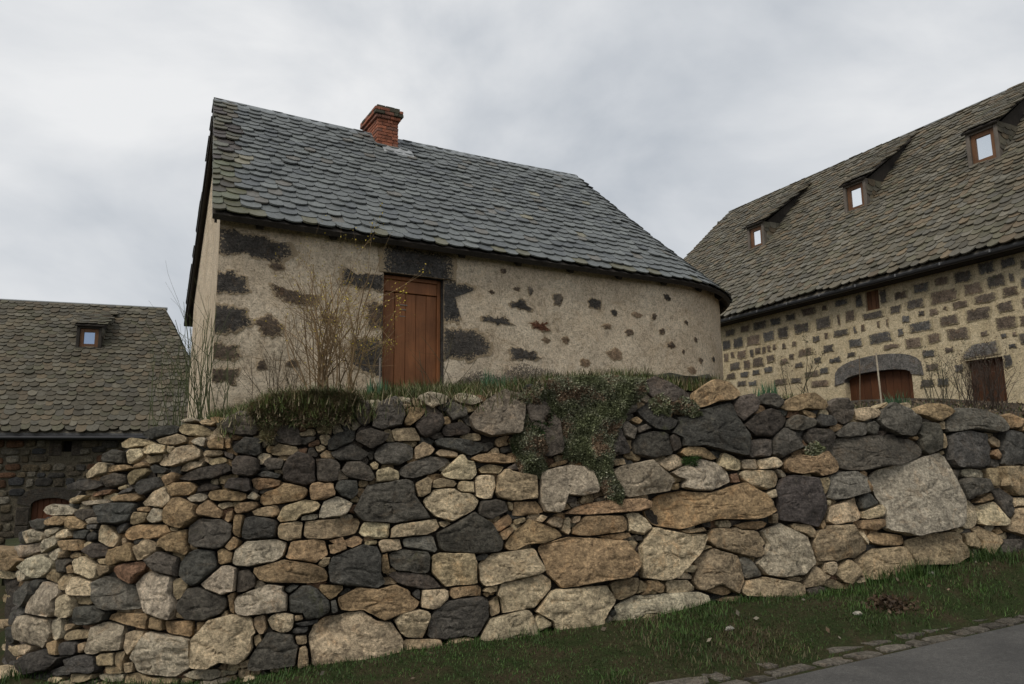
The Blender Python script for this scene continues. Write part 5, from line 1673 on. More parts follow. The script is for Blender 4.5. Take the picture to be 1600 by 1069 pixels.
# dormers: find set-back and u from the picture position of the window's centre
def roof_hit(px, py, P0, F, B, be, ze, slope):
    n_ = ZZ - B * slope
    o = P0 + B * be + ZZ * ze
    P = hit_plane(np.array([px], float), np.array([py], float), o, n_)[0]
    return float((P - P0) @ F), float((P - P0) @ B)
for k, (px, py, w_, h_) in enumerate(((1182, 396, .64, .76), (1338, 338, .66, .80), (1539, 265, .68, .84))):
    u, b = roof_hit(px, py, RP0, RF, RB, -.30, ze_r - .05, slope_r)
    print('dormer', u, b)
    dormer(roof_r, RP0, RF, RB, b, u, w_, h_, zroof_r, slope_r, M_GREYWOOD if k else M_GREYWOOD, M_BROWNWOOD, M_LAUZE, lauze_col(PAL_R), 60 + k, inner=.095)

# ---- house on the left --------------------------------------------------
LA = math.radians(71)
LF = np.array([math.sin(LA), math.cos(LA), 0])
LB = np.array([-math.cos(LA), math.sin(LA), 0])
_r = ray(11, 677)
LP = CAM + _r * (19.0 / _r[1])
LP0 = LP * np.array([1, 1, 0])
def lhit(px, py):
    P = hit_plane(np.array([px], float), np.array([py], float), LP0, LB)[0]
    return float((P - LP0) @ LF), float(P[2])
def lpt(u, z, h=0.0):
    u, z, h = np.broadcast_arrays(np.asarray(u, float), np.asarray(z, float), np.asarray(h, float))
    return LP0 + LF * u[..., None] - LB * h[..., None] + ZZ * z[..., None]
ze_l = (lhit(11, 676)[1] + lhit(217, 679)[1]) / 2
LBR = 3.6
_P = hit_plane(np.array([11., 256.]), np.array([471., 486.]), LP0 + LB * LBR, LB)
print('left eave', ze_l, 'ridge', (_P - LP0) @ LF, _P[:, 2])
zr_l = float(_P[:, 2].mean())
lu1 = float(((_P - LP0) @ LF)[1])
left_house = empty('stone_house', LP0 + ZZ * -.6, 'low rubble stone house with mossy brown slate roof and one small dormer window', 'house')
PAL_L = np.array([.85, .84, .80]) * [(0.128, 0.112, 0.082), (0.112, 0.101, 0.076), (0.140, 0.120, 0.085), (0.122, 0.114, 0.094), (0.098, 0.087, 0.065), (0.155, 0.142, 0.114), (0.138, 0.110, 0.075), (0.104, 0.098, 0.066)]
roof_l, zroof_l, slope_l = hip_roof(left_house, LP0, LF, LB, -5.5, lu1 + 2.0, -.28, LBR, ze_l, zr_l, 2.0, 2.0, M_LAUZE, lauze_col(PAL_L), 31, (.20, .16), (.165, .27), 300)
u, b = roof_hit(137, 552, LP0, LF, LB, -.28, ze_l, slope_l)
dormer(roof_l, LP0, LF, LB, b, u, .64, .70, zroof_l, slope_l, M_DARKWOOD, M_BROWNWOOD, M_LAUZE, lauze_col(PAL_L), 80, inner=.10, rise=.45, glass=M_GLASS_BLUE)
LZ0, LU0, LU1 = -.8, -5.2, lu1 + 1.7
AD = [lhit(47, 800)[0], lhit(111, 800)[0], lhit(80, 778)[1]]       # arched door
LW = [lhit(97, 700)[0], lhit(112, 700)[0], lhit(104, 706)[1], lhit(104, 689)[1]]
mb = MB()
hl = [(AD[0], AD[1], LZ0, AD[2]), (LW[0], LW[1], LW[2], LW[3])]
ub = sorted({LU0, LU1} | {h[0] for h in hl} | {h[1] for h in hl})
zb_ = sorted({LZ0, ze_l - .02} | {h[2] for h in hl} | {h[3] for h in hl})
for i in range(len(ub) - 1):
    for j in range(len(zb_) - 1):
        uc, zc = (ub[i] + ub[i + 1]) / 2, (zb_[j] + zb_[j + 1]) / 2
        if any(h[0] < uc < h[1] and h[2] < zc < h[3] for h in hl): continue
        mb.add(lpt([ub[i], ub[i + 1], ub[i + 1], ub[i]], [zb_[j], zb_[j], zb_[j + 1], zb_[j + 1]]), [(0, 1, 2, 3)])
for (u0, u1, z0, z1) in hl:
    for P in ((u0, z0, u0, z1), (u1, z1, u1, z0), (u0, z1, u1, z1), (u1, z0, u0, z0)):
        mb.add([lpt(P[0], P[1]), lpt(P[2], P[3]), lpt(P[2], P[3], -.25), lpt(P[0], P[1], -.25)], [(0, 1, 2, 3)])
a, b2 = lpt(LU1, LZ0), lpt(LU1, ze_l - .02)
mb.add([a, b2, b2 + LB * 2 * LBR, a + LB * 2 * LBR], [(0, 1, 2, 3)])
a, b2 = lpt(LU0, LZ0), lpt(LU0, ze_l - .02)
mb.add([a, b2, b2 + LB * 2 * LBR, a + LB * 2 * LBR], [(3, 2, 1, 0)])
wall_l = mb.build('wall', M_RUBBLE, left_house)
rg = np.random.default_rng(29)
z = -.2
PL = [(0.085, 0.07, 0.05), (0.12, 0.095, 0.06), (0.06, 0.055, 0.048), (0.045, 0.045, 0.045), (0.16, 0.14, 0.10), (0.13, 0.07, 0.04), (0.20, 0.18, 0.14)]
cnt = 0
while z < ze_l - .25:
    hh = rg.uniform(.13, .22)
    u = -1.6 + rg.uniform(0, .2)
    while u < 3.6:
        w_ = rg.uniform(.16, .42)
        uc, zc = u + w_ / 2, z + hh / 2
        u += w_ + .02
        if any(h[0] - .28 < uc < h[1] + .28 and h[2] - .2 < zc < h[3] + .3 for h in hl): continue
        p = np.array([(-.5, -.5), (0, -.52), (.5, -.45), (.52, .1), (.45, .5), (-.1, .5), (-.5, .42)]) * (w_, hh) * rg.uniform(.82, 1.02, (7, 2)) + (uc, zc + rg.normal() * .02)
        mb = MB()
        plate(mb, p, lpt, np.array(PL[rg.integers(len(PL))]) * rg.uniform(.7, 1.2), seed=cnt + 500, amp=.012, n=20, h1=.015, h2=.045, rough=.02)
        mb.build('stone', M_ROCK, wall_l, smooth=True, sharp=40)
        cnt += 1
    z += hh + .015
print('left rubble', cnt)
# door surround, lintel, small window frame of dark stone
um, hw = (AD[0] + AD[1]) / 2, (AD[1] - AD[0]) / 2
th = np.linspace(math.pi, 0, 12)
inn = np.stack([um + hw * np.cos(th), AD[2] - .2 + .2 * np.sin(th) ** .8], 1)
out = np.stack([um + (hw + .3) * np.cos(th), AD[2] - .12 + .38 * np.sin(th) ** .7], 1)
V = [lpt(x, z, h) for h in (.03, -.22) for (x, z) in inn] + [lpt(x, z, h) for h in (.03, -.22) for (x, z) in out]
n = 12
f = []
for j in range(n - 1): f += [(j, j + 1, 2 * n + j + 1, 2 * n + j), (n + j, n + j + 1, j + 1, j), (2 * n + j, 2 * n + j + 1, 3 * n + j + 1, 3 * n + j)]
MB().add(V, f, (0.05, 0.044, 0.036)).build('arch_lintel', M_BASALT, wall_l)
for uu in (AD[0] - .3, AD[1] + .003):
    for k in range(3):
        mb = MB()
        bbox(mb, lpt(uu, AD[2] - .2 - (k + 1) * .45, -.2), LF * .295, -LB * .235, ZZ * .44, .02, np.array((0.052, 0.044, 0.034)) * rg.uniform(.85, 1.2))
        mb.build('jamb_stone', M_BASALT, wall_l)
boards(left_house, 'door', AD[0], AD[1], LZ0, AD[2], -.15, 7, M_DOOR, (.5, .42, .4), lpt, LF, -LB)
for (u0, u1, z0, z1) in ((LW[0] - .28, LW[0] - .003, LW[2] - .1, LW[3] + .04), (LW[1] + .003, LW[1] + .28, LW[2] - .1, LW[3] + .04), (LW[0] - .35, LW[1] + .3, LW[3] + .045, LW[3] + .2)):
    mb = MB()
    bbox(mb, lpt(u0, z0, -.1), LF * (u1 - u0), -LB * .12, ZZ * (z1 - z0), .015, (0.06, 0.05, 0.04))
    mb.build('surround_stone', M_BASALT, wall_l)
mb = MB()
box(mb, lpt(LW[0], LW[2], -.24), LF * (LW[1] - LW[0]), LB * .01, ZZ * (LW[3] - LW[2]), (.3, .3, .3))
mb.build('window_panel', M_DARKWOOD, left_house)  # dark sheet painted in for the unlit inside of the window opening
mb = MB()
box(mb, LP0 + LF * -5.4 - LB * .27 + ZZ * (ze_l - .16), LF * (lu1 + 7.2), LB * .26, ZZ * .05, (.7, .7, .7))
mb.build('soffit', M_DARKWOOD, left_house)
mb = MB()
tube(mb, np.linspace(LP0 + LF * -5.4 - LB * .33 + ZZ * (ze_l - .11), LP0 + LF * (lu1 + 1.9) - LB * .33 + ZZ * (ze_l - .11), 10), .055, 8, (0.02, 0.02, 0.022))
mb.build('gutter', M_METAL, left_house)
# ------------------------------------------------------------------ vegetation
def in_poly(P, poly):
    x, y = P[:, 0], P[:, 1]
    r = np.zeros(len(P), bool)
    q = np.roll(poly, -1, 0)
    for (x0, y0), (x1, y1) in zip(poly, q):
        c = ((y0 > y) != (y1 > y)) & (x < (x1 - x0) * (y - y0) / (y1 - y0 + 1e-12) + x0)
        r ^= c
    return r

def edge_dist(P, poly):
    q = np.roll(poly, -1, 0)
    d = np.full(len(P), 1e9)
    for a, b in zip(poly, q):
        ab = b - a
        t = np.clip(((P - a) @ ab) / (ab @ ab), 0, 1)
        d = np.minimum(d, np.hypot(*(P - a - t[:, None] * ab).T))
    return d

def blades(mb, P, length, width, rng, col, lean=0.35, bend=0.5, droop=None):
    """curved grass blades, two quads and a tip each"""
    n = len(P)
    az = rng.uniform(0, 2 * math.pi, n)
    ln = np.abs(rng.normal(0, lean, n))
    d = np.stack([np.cos(az) * ln, np.sin(az) * ln, np.ones(n)], 1)
    if droop is not None: d = d + droop
    d /= np.linalg.norm(d, axis=1)[:, None]
    L = (np.asarray(length) * rng.uniform(.45, 1.35, n))[:, None]
    w = (np.asarray(width) * rng.uniform(.7, 1.3, n))[:, None]
    s = np.stack([-np.sin(az), np.cos(az), az * 0], 1)
    o = np.stack([np.cos(az), np.sin(az), -np.ones(n) * .5], 1) * bend * rng.uniform(.3, 1.2, n)[:, None]
    m = P + d * L * .5 + o * L * .12
    t = P + d * L + o * L * .45
    V = np.stack([P - s * w * .5, P + s * w * .5, m + s * w * .4, m - s * w * .4, t], 1).reshape(-1, 3)
    F = []
    for i in range(n):
        k = 5 * i
        F += [(k, k + 1, k + 2, k + 3), (k + 3, k + 2, k + 4)]
    mb.add(V, F, np.repeat(col, 5, 0))

rng = np.random.default_rng(77)
GREENS = [(0.036, 0.075, 0.014), (0.048, 0.092, 0.019), (0.030, 0.062, 0.013), (0.066, 0.095, 0.026), (0.090, 0.085, 0.036)]
# verge grass: denser near the camera side of the wall
n = 200000
X = rng.uniform(-4.0, 7.0, n)
Yv = rng.uniform(4.6, 9.9, n)
a = X / Yv
e = (X - RE0[0]) * REN[0] + (Yv - RE0[1]) * REN[1]
thin = fbm(np.stack([X * 1.3, Yv * 1.3, X * 0], 1), 3, 91)
pp = project(np.stack([X, Yv, ground_z(X, Yv, False)], 1))
ok = (e > 0.0) & (Yv < Dwall(a) + .05) & (thin + rng.uniform(-.5, .9, n) > -.2) & (pp[:, 0] > -60) & (pp[:, 0] < 1660) & (pp[:, 1] < 1120)
ok &= (e > .22) | (rng.random(n) < .35)
X, Yv, a = X[ok], Yv[ok], a[ok]
near = np.clip((Yv - (Dwall(a) - .35)) / .35, 0, 1)
P = np.stack([X, Yv, ground_z(X, Yv) - .008], 1)
mb = MB()
ln = .032 + .045 * near * rng.random(len(X)) + .03 * (fbm(P * 1.1, 2, 14) > .1)
dry = fbm(np.stack([X * .9, Yv * .9, X * 0], 1), 3, 61)
col = pick(rng, len(X), GREENS, .3, [.3, .3, .22, .13, .05])
dm = (dry > .22) & (rng.random(len(X)) < .5)
col[dm] = pick(rng, int(dm.sum()), [(0.10, 0.085, 0.042), (0.075, 0.058, 0.03)], .3)
blades(mb, P, ln, .006, rng, col, .55, .7)
mb.build('verge_grass', M_LEAF, origin='zero', kind='stuff')
print('verge blades', len(X))

# longer tufts at the foot of the wall
def foot_tuft(px, n, ln, label, spread_=.16):
    b = wall_pt(px, basey(px) - 4) - np.array([0, .12, 0])
    q = rng.normal(size=(n, 2)) * (spread_, .06)
    P = np.stack([b[0] + q[:, 0], b[1] + q[:, 1], np.zeros(n)], 1)
    P[:, 2] = ground_z(P[:, 0], P[:, 1]) - .01
    mb = MB()
    blades(mb, P, ln, .007, rng, pick(rng, n, [(0.035, 0.07, 0.014), (0.05, 0.085, 0.02), (0.03, 0.055, 0.014)], .3), .3, .8)
    o = mb.build('grass_tuft', M_LEAF, origin='base')
    o['kind'] = 'stuff'
foot_tuft(1405, 420, .20, 'tall grass tuft at wall foot under the pale slab stone', .24)
foot_tuft(1530, 420, .17, 'broad grass tuft at wall foot near the right edge', .30)
foot_tuft(1290, 160, .10, 'low grass tuft at wall foot beside small tan boulder', .22)
foot_tuft(1160, 140, .09, 'thin grass tuft at wall foot below the triangular grey stone', .2)
foot_tuft(30, 200, .13, 'grass tuft at the far left wall corner', .25)
foot_tuft(820, 50, .13, 'few tall blades in front of pale tan base stone', .12)

# litter on the verge
mb = MB()
c0 = ground_hit(1392., 946.)
n = 500
q = rng.normal(size=(n, 2)) * (.12, .06)
P = np.stack([c0[0] + q[:, 0], c0[1] + q[:, 1], np.zeros(n)], 1)
P[:, 2] = ground_z(P[:, 0], P[:, 1]) + .09 * np.exp(-(q[:, 0] / .16) ** 2 - (q[:, 1] / .1) ** 2) * rng.random(n)
leaves(mb, P, .05, rng, pick(rng, n, [(0.075, 0.045, 0.025), (0.055, 0.036, 0.022), (0.10, 0.07, 0.042)], .3), .1, .6)
mb.build('dead_leaves', M_LEAF, kind='stuff', origin='base')
for k, (px, py, nm) in enumerate(((1140, 985, 'small pale stone lying in the verge below the long ledge'), (1455, 900, 'white pebble lying in grass under the pale slab'), (1340, 962, 'white pebble lying in grass left of dead leaves'))):
    c = ground_hit(float(px), float(py))
    c[2] = ground_z(c[0], c[1])
    mb = MB()
    n1, n2 = 10, 5
    V, F = [], []
    for i in range(n2):
        ph = math.pi * (i + .5) / n2
        for j in range(n1):
            th = 2 * math.pi * j / n1
            rr = .028 * (1 + .25 * rng.normal() * .5)
            V.append(c + np.array([math.cos(th) * math.sin(ph) * rr * 1.3, math.sin(th) * math.sin(ph) * rr, math.cos(ph) * rr * .7 + .02]))
    for i in range(n2 - 1):
        for j in range(n1): F.append((i * n1 + j, (i + 1) * n1 + j, (i + 1) * n1 + (j + 1) % n1, i * n1 + (j + 1) % n1))
    F += [tuple(range(n1)), tuple(range((n2 - 1) * n1, n2 * n1))[::-1]]
    mb.add(V, F, (0.42, 0.40, 0.34))
    tag(mb.build('pebble', M_ROCK, origin='base'), nm, 'pebble', 'loose pebbles on the verge')

# ---- plants growing over the wall (position on the face given as an outline)
def creeper(name, poly, n, thick, size, cols, p, label, cat, body, needles=False, hang=0.0, group=None, bodycol=(0.06, 0.062, 0.034), up=.2, zlift=0.0):
    poly = np.asarray(poly, float)
    lo, hi = poly.min(0), poly.max(0)
    Q = rng.uniform(lo, hi, (int(n * 2.6), 2))
    Q = Q[in_poly(Q, poly)][:n]
    ed = edge_dist(Q, poly) / 115.0
    lump = .6 + .55 * fbm(np.stack([Q[:, 0] * .035, Q[:, 1] * .035, Q[:, 0] * 0], 1), 3, 7)
    th = thick * np.minimum(1, np.sqrt(ed / (thick * 1.1) + .02)) * np.clip(lump, .15, 1.3)
    N_ = wall_nrm(Q[:, 0], Q[:, 1])
    base = wall_pt(Q[:, 0], Q[:, 1]) + np.array([0, 0, zlift])
    loc = base[np.argmax(base[:, 2])] * 0 + base.mean(0)
    t = empty(name, (loc[0], loc[1], base[:, 2].min()), label, cat, group)
    # hidden mat of stems that the leaves grow from
    g = np.stack(np.meshgrid(np.arange(lo[0], hi[0], 5.), np.arange(lo[1], hi[1], 5.)), -1)
    gs = g.shape
    G_ = g.reshape(-1, 2)
    ins = in_poly(G_, poly)
    ed2 = np.where(ins, edge_dist(G_, poly), 0) / 115.0
    lp = .6 + .55 * fbm(np.stack([G_[:, 0] * .035, G_[:, 1] * .035, G_[:, 0] * 0], 1), 3, 7)
    h = thick * np.minimum(1, np.sqrt(ed2 / (thick * 1.1))) * np.clip(lp, .15, 1.3) * .78 - .02
    V = wall_pt(G_[:, 0], G_[:, 1]) + wall_nrm(G_[:, 0], G_[:, 1]) * h[:, None] + np.array([0, 0, zlift])
    m = gs[1]
    F = []
    for j in range(gs[0] - 1):
        for i in range(gs[1] - 1):
            k = j * m + i
            if ins[k] and ins[k + 1] and ins[k + m] and ins[k + m + 1]: F.append((k, k + m, k + m + 1, k + 1))
    b = MB()
    b.add(V, F, bodycol)
    b.build('stem_mat', M_SOIL, t, smooth=True)
    P = base + N_ * (th * (1 - .3 * rng.random(len(Q)) ** 1.5))[:, None]
    clump = fbm(P * 6, 3, 51) + rng.normal(size=len(P)) * .12
    cc = np.asarray(cols, float)
    edges = np.quantile(clump, np.cumsum(p)[:-1])
    C = cc[np.searchsorted(edges, clump)] * rng.uniform(.7, 1.3, (len(P), 1))
    mb = MB()
    dr = N_ + np.array([0, 0, up]) + np.array([0, 0, -hang])
    leaves(mb, P, size, rng, C, 0, .16 if needles else .5, dirs=dr + rng.normal(size=(len(P), 3)) * .6)
    mb.build('foliage', M_LEAF, t)
    return t

THYME = [(0.15, 0.165, 0.085), (0.22, 0.23, 0.14), (0.31, 0.31, 0.22), (0.24, 0.17, 0.11)]
big = [(800, 625), (835, 600), (880, 590), (960, 588), (1005, 592), (1012, 612), (985, 640), (968, 668), (962, 700), (955, 735), (975, 770), (968, 792), (945, 778), (925, 742), (905, 722), (880, 716), (872, 700), (866, 660), (852, 622), (838, 640), (860, 700), (850, 722), (868, 765), (855, 760), (835, 742), (812, 742), (805, 715), (795, 690), (815, 665), (826, 635)]
creeper('creeping_plant', big, 42000, .16, .024, THYME, [.34, .30, .16, .20], 'large grey-green creeping mat hanging over the wall below the cottage', 'plant', None, up=.15)
creeper('creeping_plant', [(795, 690), (830, 655), (862, 640), (868, 690), (850, 712), (820, 716), (800, 708)], 4200, .09, .034, [(0.055, 0.072, 0.03), (0.10, 0.066, 0.04), (0.12, 0.085, 0.055), (0.075, 0.09, 0.045)], [.3, .3, .2, .2],
        'brownish creeping tuft in front of a hidden brown boulder', 'plant', None)
heath_poly = [(388, 644), (405, 630), (430, 620), (460, 616), (500, 613), (535, 614), (560, 620), (566, 630), (552, 640), (545, 660), (530, 650), (512, 676), (490, 658), (470, 670), (448, 652), (432, 668), (424, 696), (412, 690), (408, 658)]
hc = creeper('heather_cushion', heath_poly, 9000, .10, .06, [(0.19, 0.17, 0.09), (0.24, 0.19, 0.11), (0.30, 0.21, 0.14), (0.17, 0.20, 0.085)], [.3, .25, .25, .2],
             'brown-green heather and dry grass trailing over the wall top left of door', 'plant', None, needles=True, up=.2, bodycol=(0.06, 0.048, 0.032))
mb = MB()                                                  # dry and green strands in the cushion
Q = rng.uniform((390, 600), (570, 665), (9000, 2))
Q = Q[in_poly(Q + rng.normal(size=Q.shape) * 5, np.array(heath_poly, float))]
P = wall_pt(Q[:, 0], Q[:, 1]) + wall_nrm(Q[:, 0], Q[:, 1]) * (.02 + .06 * rng.random((len(Q), 1)))
dr = wall_nrm(Q[:, 0], Q[:, 1]) * 1.0 + np.array([0, 0, -1.3]) * np.clip((Q[:, 1:2] - 612) / 30, -.5, 1.6)
blades(mb, P, .085, .007, rng, pick(rng, len(Q), [(0.18, 0.15, 0.08), (0.14, 0.165, 0.065), (0.24, 0.18, 0.115), (0.12, 0.14, 0.06)], .35), 1.0, .9, droop=dr * .6)
mb.build('strands', M_LEAF, hc)
creeper('small_cushion', [(1012, 628), (1030, 615), (1048, 622), (1055, 640), (1040, 652), (1022, 650)], 1500, .09, .03, THYME, [.3, .3, .15, .25], 'small thyme cushion on dark stone beside brown capstone', 'plant', None, group='small cushions on the wall')
creeper('small_cushion', [(1045, 632), (1062, 620), (1085, 628), (1095, 650), (1080, 655), (1062, 645)], 1500, .09, .03, THYME, [.2, .35, .2, .25], 'small thyme cushion just below the pale orange capstone', 'plant', None, group='small cushions on the wall')
creeper('small_cushion', [(1255, 700), (1272, 690), (1288, 702), (1284, 720), (1268, 724), (1256, 714)], 900, .07, .03, THYME, [.4, .35, .2, .05], 'small grey-green tuft growing on ochre stone at right', 'plant', None, group='small cushions on the wall')
creeper('small_cushion', [(1062, 718), (1078, 706), (1092, 716), (1086, 732), (1070, 734)], 700, .06, .035, [(0.03, 0.065, 0.015), (0.04, 0.08, 0.02)], [.5, .5], 'bright green grass tuft in a joint above pale lichened stone', 'plant', None, group='small cushions on the wall', needles=True)
for (px, py, lab) in ((840, 668, 'green grass tuft growing in the hanging creeper'),):
    creeper('small_cushion', [(px - 30, py + 8), (px - 12, py - 12), (px + 14, py - 10), (px + 28, py + 6), (px, py + 20)], 900, .12, .07, [(0.035, 0.065, 0.02), (0.05, 0.08, 0.028)], [.5, .5], lab, 'plant', None, needles=True, group='small cushions on the wall', hang=.4)

# ---- grass along the terrace edge
def terrace_pts(px, back):
    a_ = px2a(px)
    Y = Dwall(a_) + back
    return np.stack([a_ * Y, Y, terrace_z(a_, Y)], 1)
mb = MB()
n = 15000
px = np.concatenate([rng.uniform(330, 1130, n - 1500), rng.uniform(1130, 1640, 1500)])
bk = np.where(rng.random(n) < .4, rng.uniform(.3, .8, n), rng.uniform(.4, 3.5, n))
P = terrace_pts(px, bk)
P[:, 2] -= .01
ln = np.where(px < 1130, .12, .06) * (1 + .8 * np.clip(fbm(P * 1.5, 2, 3), -.5, 1)) + .03
blades(mb, P, ln, .008, rng, pick(rng, n, [(0.065, 0.09, 0.022), (0.085, 0.105, 0.03), (0.12, 0.11, 0.045), (0.16, 0.125, 0.065), (0.05, 0.075, 0.018)], .3), .45, .7)
mb.build('terrace_grass', M_LEAF, origin='zero', kind='stuff')

mb = MB()                                                  # longer rough grass over the cushion at the lip
n = 2600
px = np.concatenate([rng.uniform(345, 590, 1900), rng.uniform(590, 860, 700)])
P = terrace_pts(px, np.where(rng.random(n) < .6, rng.uniform(.05, .35, n), rng.uniform(.3, 1.0, n)))
P[:, 2] -= .02 + rng.random(n) ** 1.5 * .17 * (P[:, 1] < Dwall(P[:, 0] / P[:, 1]) + .36)
blades(mb, P, .09 + .13 * np.clip(.5 + fbm(P * 2.5, 2, 33), 0, 1), .008, rng, pick(rng, n, [(0.10, 0.12, 0.035), (0.17, 0.14, 0.075), (0.22, 0.18, 0.11), (0.075, 0.10, 0.028)], .3), .45, 1.0)
mb.build('terrace_grass', M_LEAF, origin='zero', kind='stuff')
mb = MB()                                                  # dead leaves and crumbs on the bare soil
n = 5000
P = terrace_pts(rng.uniform(1090, 1620, n), rng.uniform(.3, 4.5, n))
leaves(mb, P, .05, rng, pick(rng, n, [(0.10, 0.068, 0.042), (0.07, 0.05, 0.034), (0.16, 0.12, 0.08), (0.05, 0.04, 0.03), (0.26, 0.22, 0.16)], .3, [.3, .3, .2, .17, .03]), .15, .6)
mb.build('leaf_litter', M_LEAF, kind='stuff', origin='zero')
mb = MB()
n = 260
ex_ = rng.uniform(-4, 6.5, n); ey_ = rng.uniform(4.8, 9.6, n)
P = np.stack([ex_, ey_, ground_z(ex_, ey_) + .025], 1)
ee_ = (ex_ - RE0[0]) * REN[0] + (ey_ - RE0[1]) * REN[1]
P = P[(ee_ > .1) & (ey_ < Dwall(ex_ / ey_) - .1)]
leaves(mb, P, .05, rng, pick(rng, len(P), [(0.16, 0.11, 0.07), (0.22, 0.19, 0.14), (0.10, 0.075, 0.05)], .3), .1, .6)
mb.build('leaf_litter', M_LEAF, kind='stuff', origin='zero')

# ---- daffodil clumps
def clump(px, back, n, ln, label, w=.013):
    c = terrace_pts(np.array([float(px)]), np.array([back]))[0]
    P = c + np.concatenate([np.clip(rng.normal(size=(n, 2)), -1.5, 1.5) * .07, np.zeros((n, 1))], 1)
    P[:, 2] = c[2] - .02
    mb = MB()
    blades(mb, P, ln, w, rng, pick(rng, n, [(0.045, 0.105, 0.05), (0.06, 0.12, 0.06), (0.04, 0.085, 0.038)], .2), .22, .35)
    o = mb.build('daffodil_clump', M_LEAF, origin='base')
    tag(o, label, 'plant', 'daffodil leaf clumps on the terrace')
clump(768, .75, 90, .24, 'blue-green daffodil leaves right of the door by the heath')
clump(795, .85, 50, .20, 'smaller daffodil clump just right of the first by the heath')
clump(590, .9, 60, .24, 'daffodil leaves at the foot of the door on its hinge side')
clump(970, 1.1, 50, .18, 'short daffodil leaves below the rounded house end')
clump(1192, .75, 80, .23, 'daffodil clump alone on bare soil beside pale orange capstone')
clump(1393, .8, 90, .22, 'daffodil clump in front of the arched cellar door')

# ---- low grey heath along the house foot
def heath(px0, px1, off, h, n, cols, label, name='low_heath'):
    qs = [hit_house(p, 590)[0] for p in (px0, px1)]
    q = rng.uniform(qs[0], qs[1], n)
    prof = np.sin(np.clip((q - qs[0]) / (qs[1] - qs[0]), 0, 1) * math.pi) ** .4
    lump = .75 + .5 * fbm(np.stack([q * 2.2, q * 0, q * 0], 1), 2, 9)
    o = rng.uniform(.02, off, n)
    zt_ = np.array([2.5 for _ in q])
    P = wpt(q, 0, o)
    az = P[:, 0] / P[:, 1]
    gz = terrace_z(az, P[:, 1])
    hh = h * prof * lump * np.sqrt(np.clip(1 - (o / off - .45) ** 2 * 1.6, .05, 1))
    P[:, 2] = gz + hh * rng.random(n) ** .6
    t = empty(name, (P[:, 0].mean(), P[:, 1].mean(), gz.min()), label, 'plant')
    mb = MB()
    leaves(mb, P, .045, rng, pick(rng, n, cols, .3), .5, .2)
    mb.build('foliage', M_LEAF, t)
heath(696, 985, .5, .62, 14000, [(0.14, 0.115, 0.095), (0.10, 0.082, 0.068), (0.17, 0.15, 0.125), (0.075, 0.07, 0.045)], 'low grey-brown heath along the cottage wall right of door')

# ---- bare shrub with a few yellow flowers in front of the cottage
def grow(mb, tips, p, d, length, rad, depth, rng, col, curve=.12, upb=.12, kids=(2, 4), sides=4):
    nseg = max(3, int(length / .12))
    pts = [p]
    dd = d.copy()
    for _ in range(nseg):
        dd = nrm(dd + rng.normal(size=3) * curve + np.array([0, 0, upb]) * .3)
        pts.append(pts[-1] + dd * length / nseg)
    pts = np.array(pts)
    r = np.linspace(rad, rad * .45, len(pts))
    tube(mb, pts, r, sides, np.asarray(col) * rng.uniform(.8, 1.25))
    tips.append(pts)
    if depth > 0:
        for _ in range(rng.integers(*kids)):
            i = rng.integers(len(pts) // 4, len(pts) - 1)
            side = rng.normal(size=3)
            nd = nrm(pts[i] - pts[i - 1] + side * .45 * np.linalg.norm(pts[i] - pts[i - 1]))
            grow(mb, tips, pts[i], nd, length * rng.uniform(.35, .6), r[i] * .65, depth - 1, rng, col, curve, upb, kids, 3)

def shrub(name, base, nst, spread_, hgt, rad, depth, col, label, cat, buds=0, budcol=None, budside=0, stemname='stem', seed=0, curve=.1, kids=(2, 4), flat=1.0, budn=0.02):
    rg = np.random.default_rng(seed)
    t = empty(name, base, label, cat)
    al = []
    for k in range(nst):
        az = rg.uniform(0, 2 * math.pi)
        tilt = abs(rg.normal(0, spread_))
        d = nrm([math.cos(az) * math.sin(tilt), math.sin(az) * math.sin(tilt) * flat, math.cos(tilt)])
        mb = MB()
        tips = []
        grow(mb, tips, np.array(base) + np.array([rg.normal() * .14, rg.normal() * .08, -.03]), d, hgt * rg.uniform(.6, 1.1), rad * rg.uniform(.7, 1.2), depth, rg, col, curve, .12, kids)
        mb.build(stemname, M_TWIG, t)
        al += tips
    if buds:
        A = np.concatenate([p[len(p) // 3:] for p in al])
        wgt = np.exp(budside * (A[:, 0] - base[0])) * np.clip(A[:, 2] - base[2] - .3, 0.02, 2)
        idx = rg.choice(len(A), buds, p=wgt / wgt.sum())
        mb = MB()
        leaves(mb, A[idx] + rg.normal(size=(buds, 3)) * .02, budn, rg, pick(rg, buds, budcol, .25), .2, .7)
        mb.build('blossoms', M_LEAF, t)
    return t
def tpos(px, back):
    return terrace_pts(np.array([float(px)]), np.array([back]))[0]
shrub('flowering_shrub', tpos(512, 2.2), 30, .45, 1.6, .0115, 2, (0.20, 0.135, 0.07), 'leafless brown shrub with scattered yellow buds left of the cottage door', 'shrub', 900, [(0.5, 0.38, 0.05), (0.40, 0.30, 0.06)], .7, seed=4, kids=(3, 5), flat=.5)
shrub('flowering_shrub', tpos(575, 2.3), 5, .30, 1.05, .007, 2, (0.18, 0.13, 0.065), 'small yellow-flowered twiggy shrub touching the door frame', 'shrub', 420, [(0.46, 0.36, 0.05), (0.36, 0.27, 0.05)], .3, seed=14, kids=(3, 5), flat=.4, budn=.022)
shrub('broom_bush', tpos(322, 1.5), 34, .30, 1.25, .0062, 1, (0.075, 0.085, 0.035), 'tall bush of thin green upright stems at the cottage corner', 'shrub', seed=8, curve=.07, kids=(1, 3), flat=.6)
shrub('broom_bush', tpos(268, 1.6), 16, .26, 1.15, .0055, 1, (0.07, 0.08, 0.035), 'sparse arching green stems in front of the far left roof', 'shrub', seed=9, curve=.10, kids=(1, 3), flat=.6)
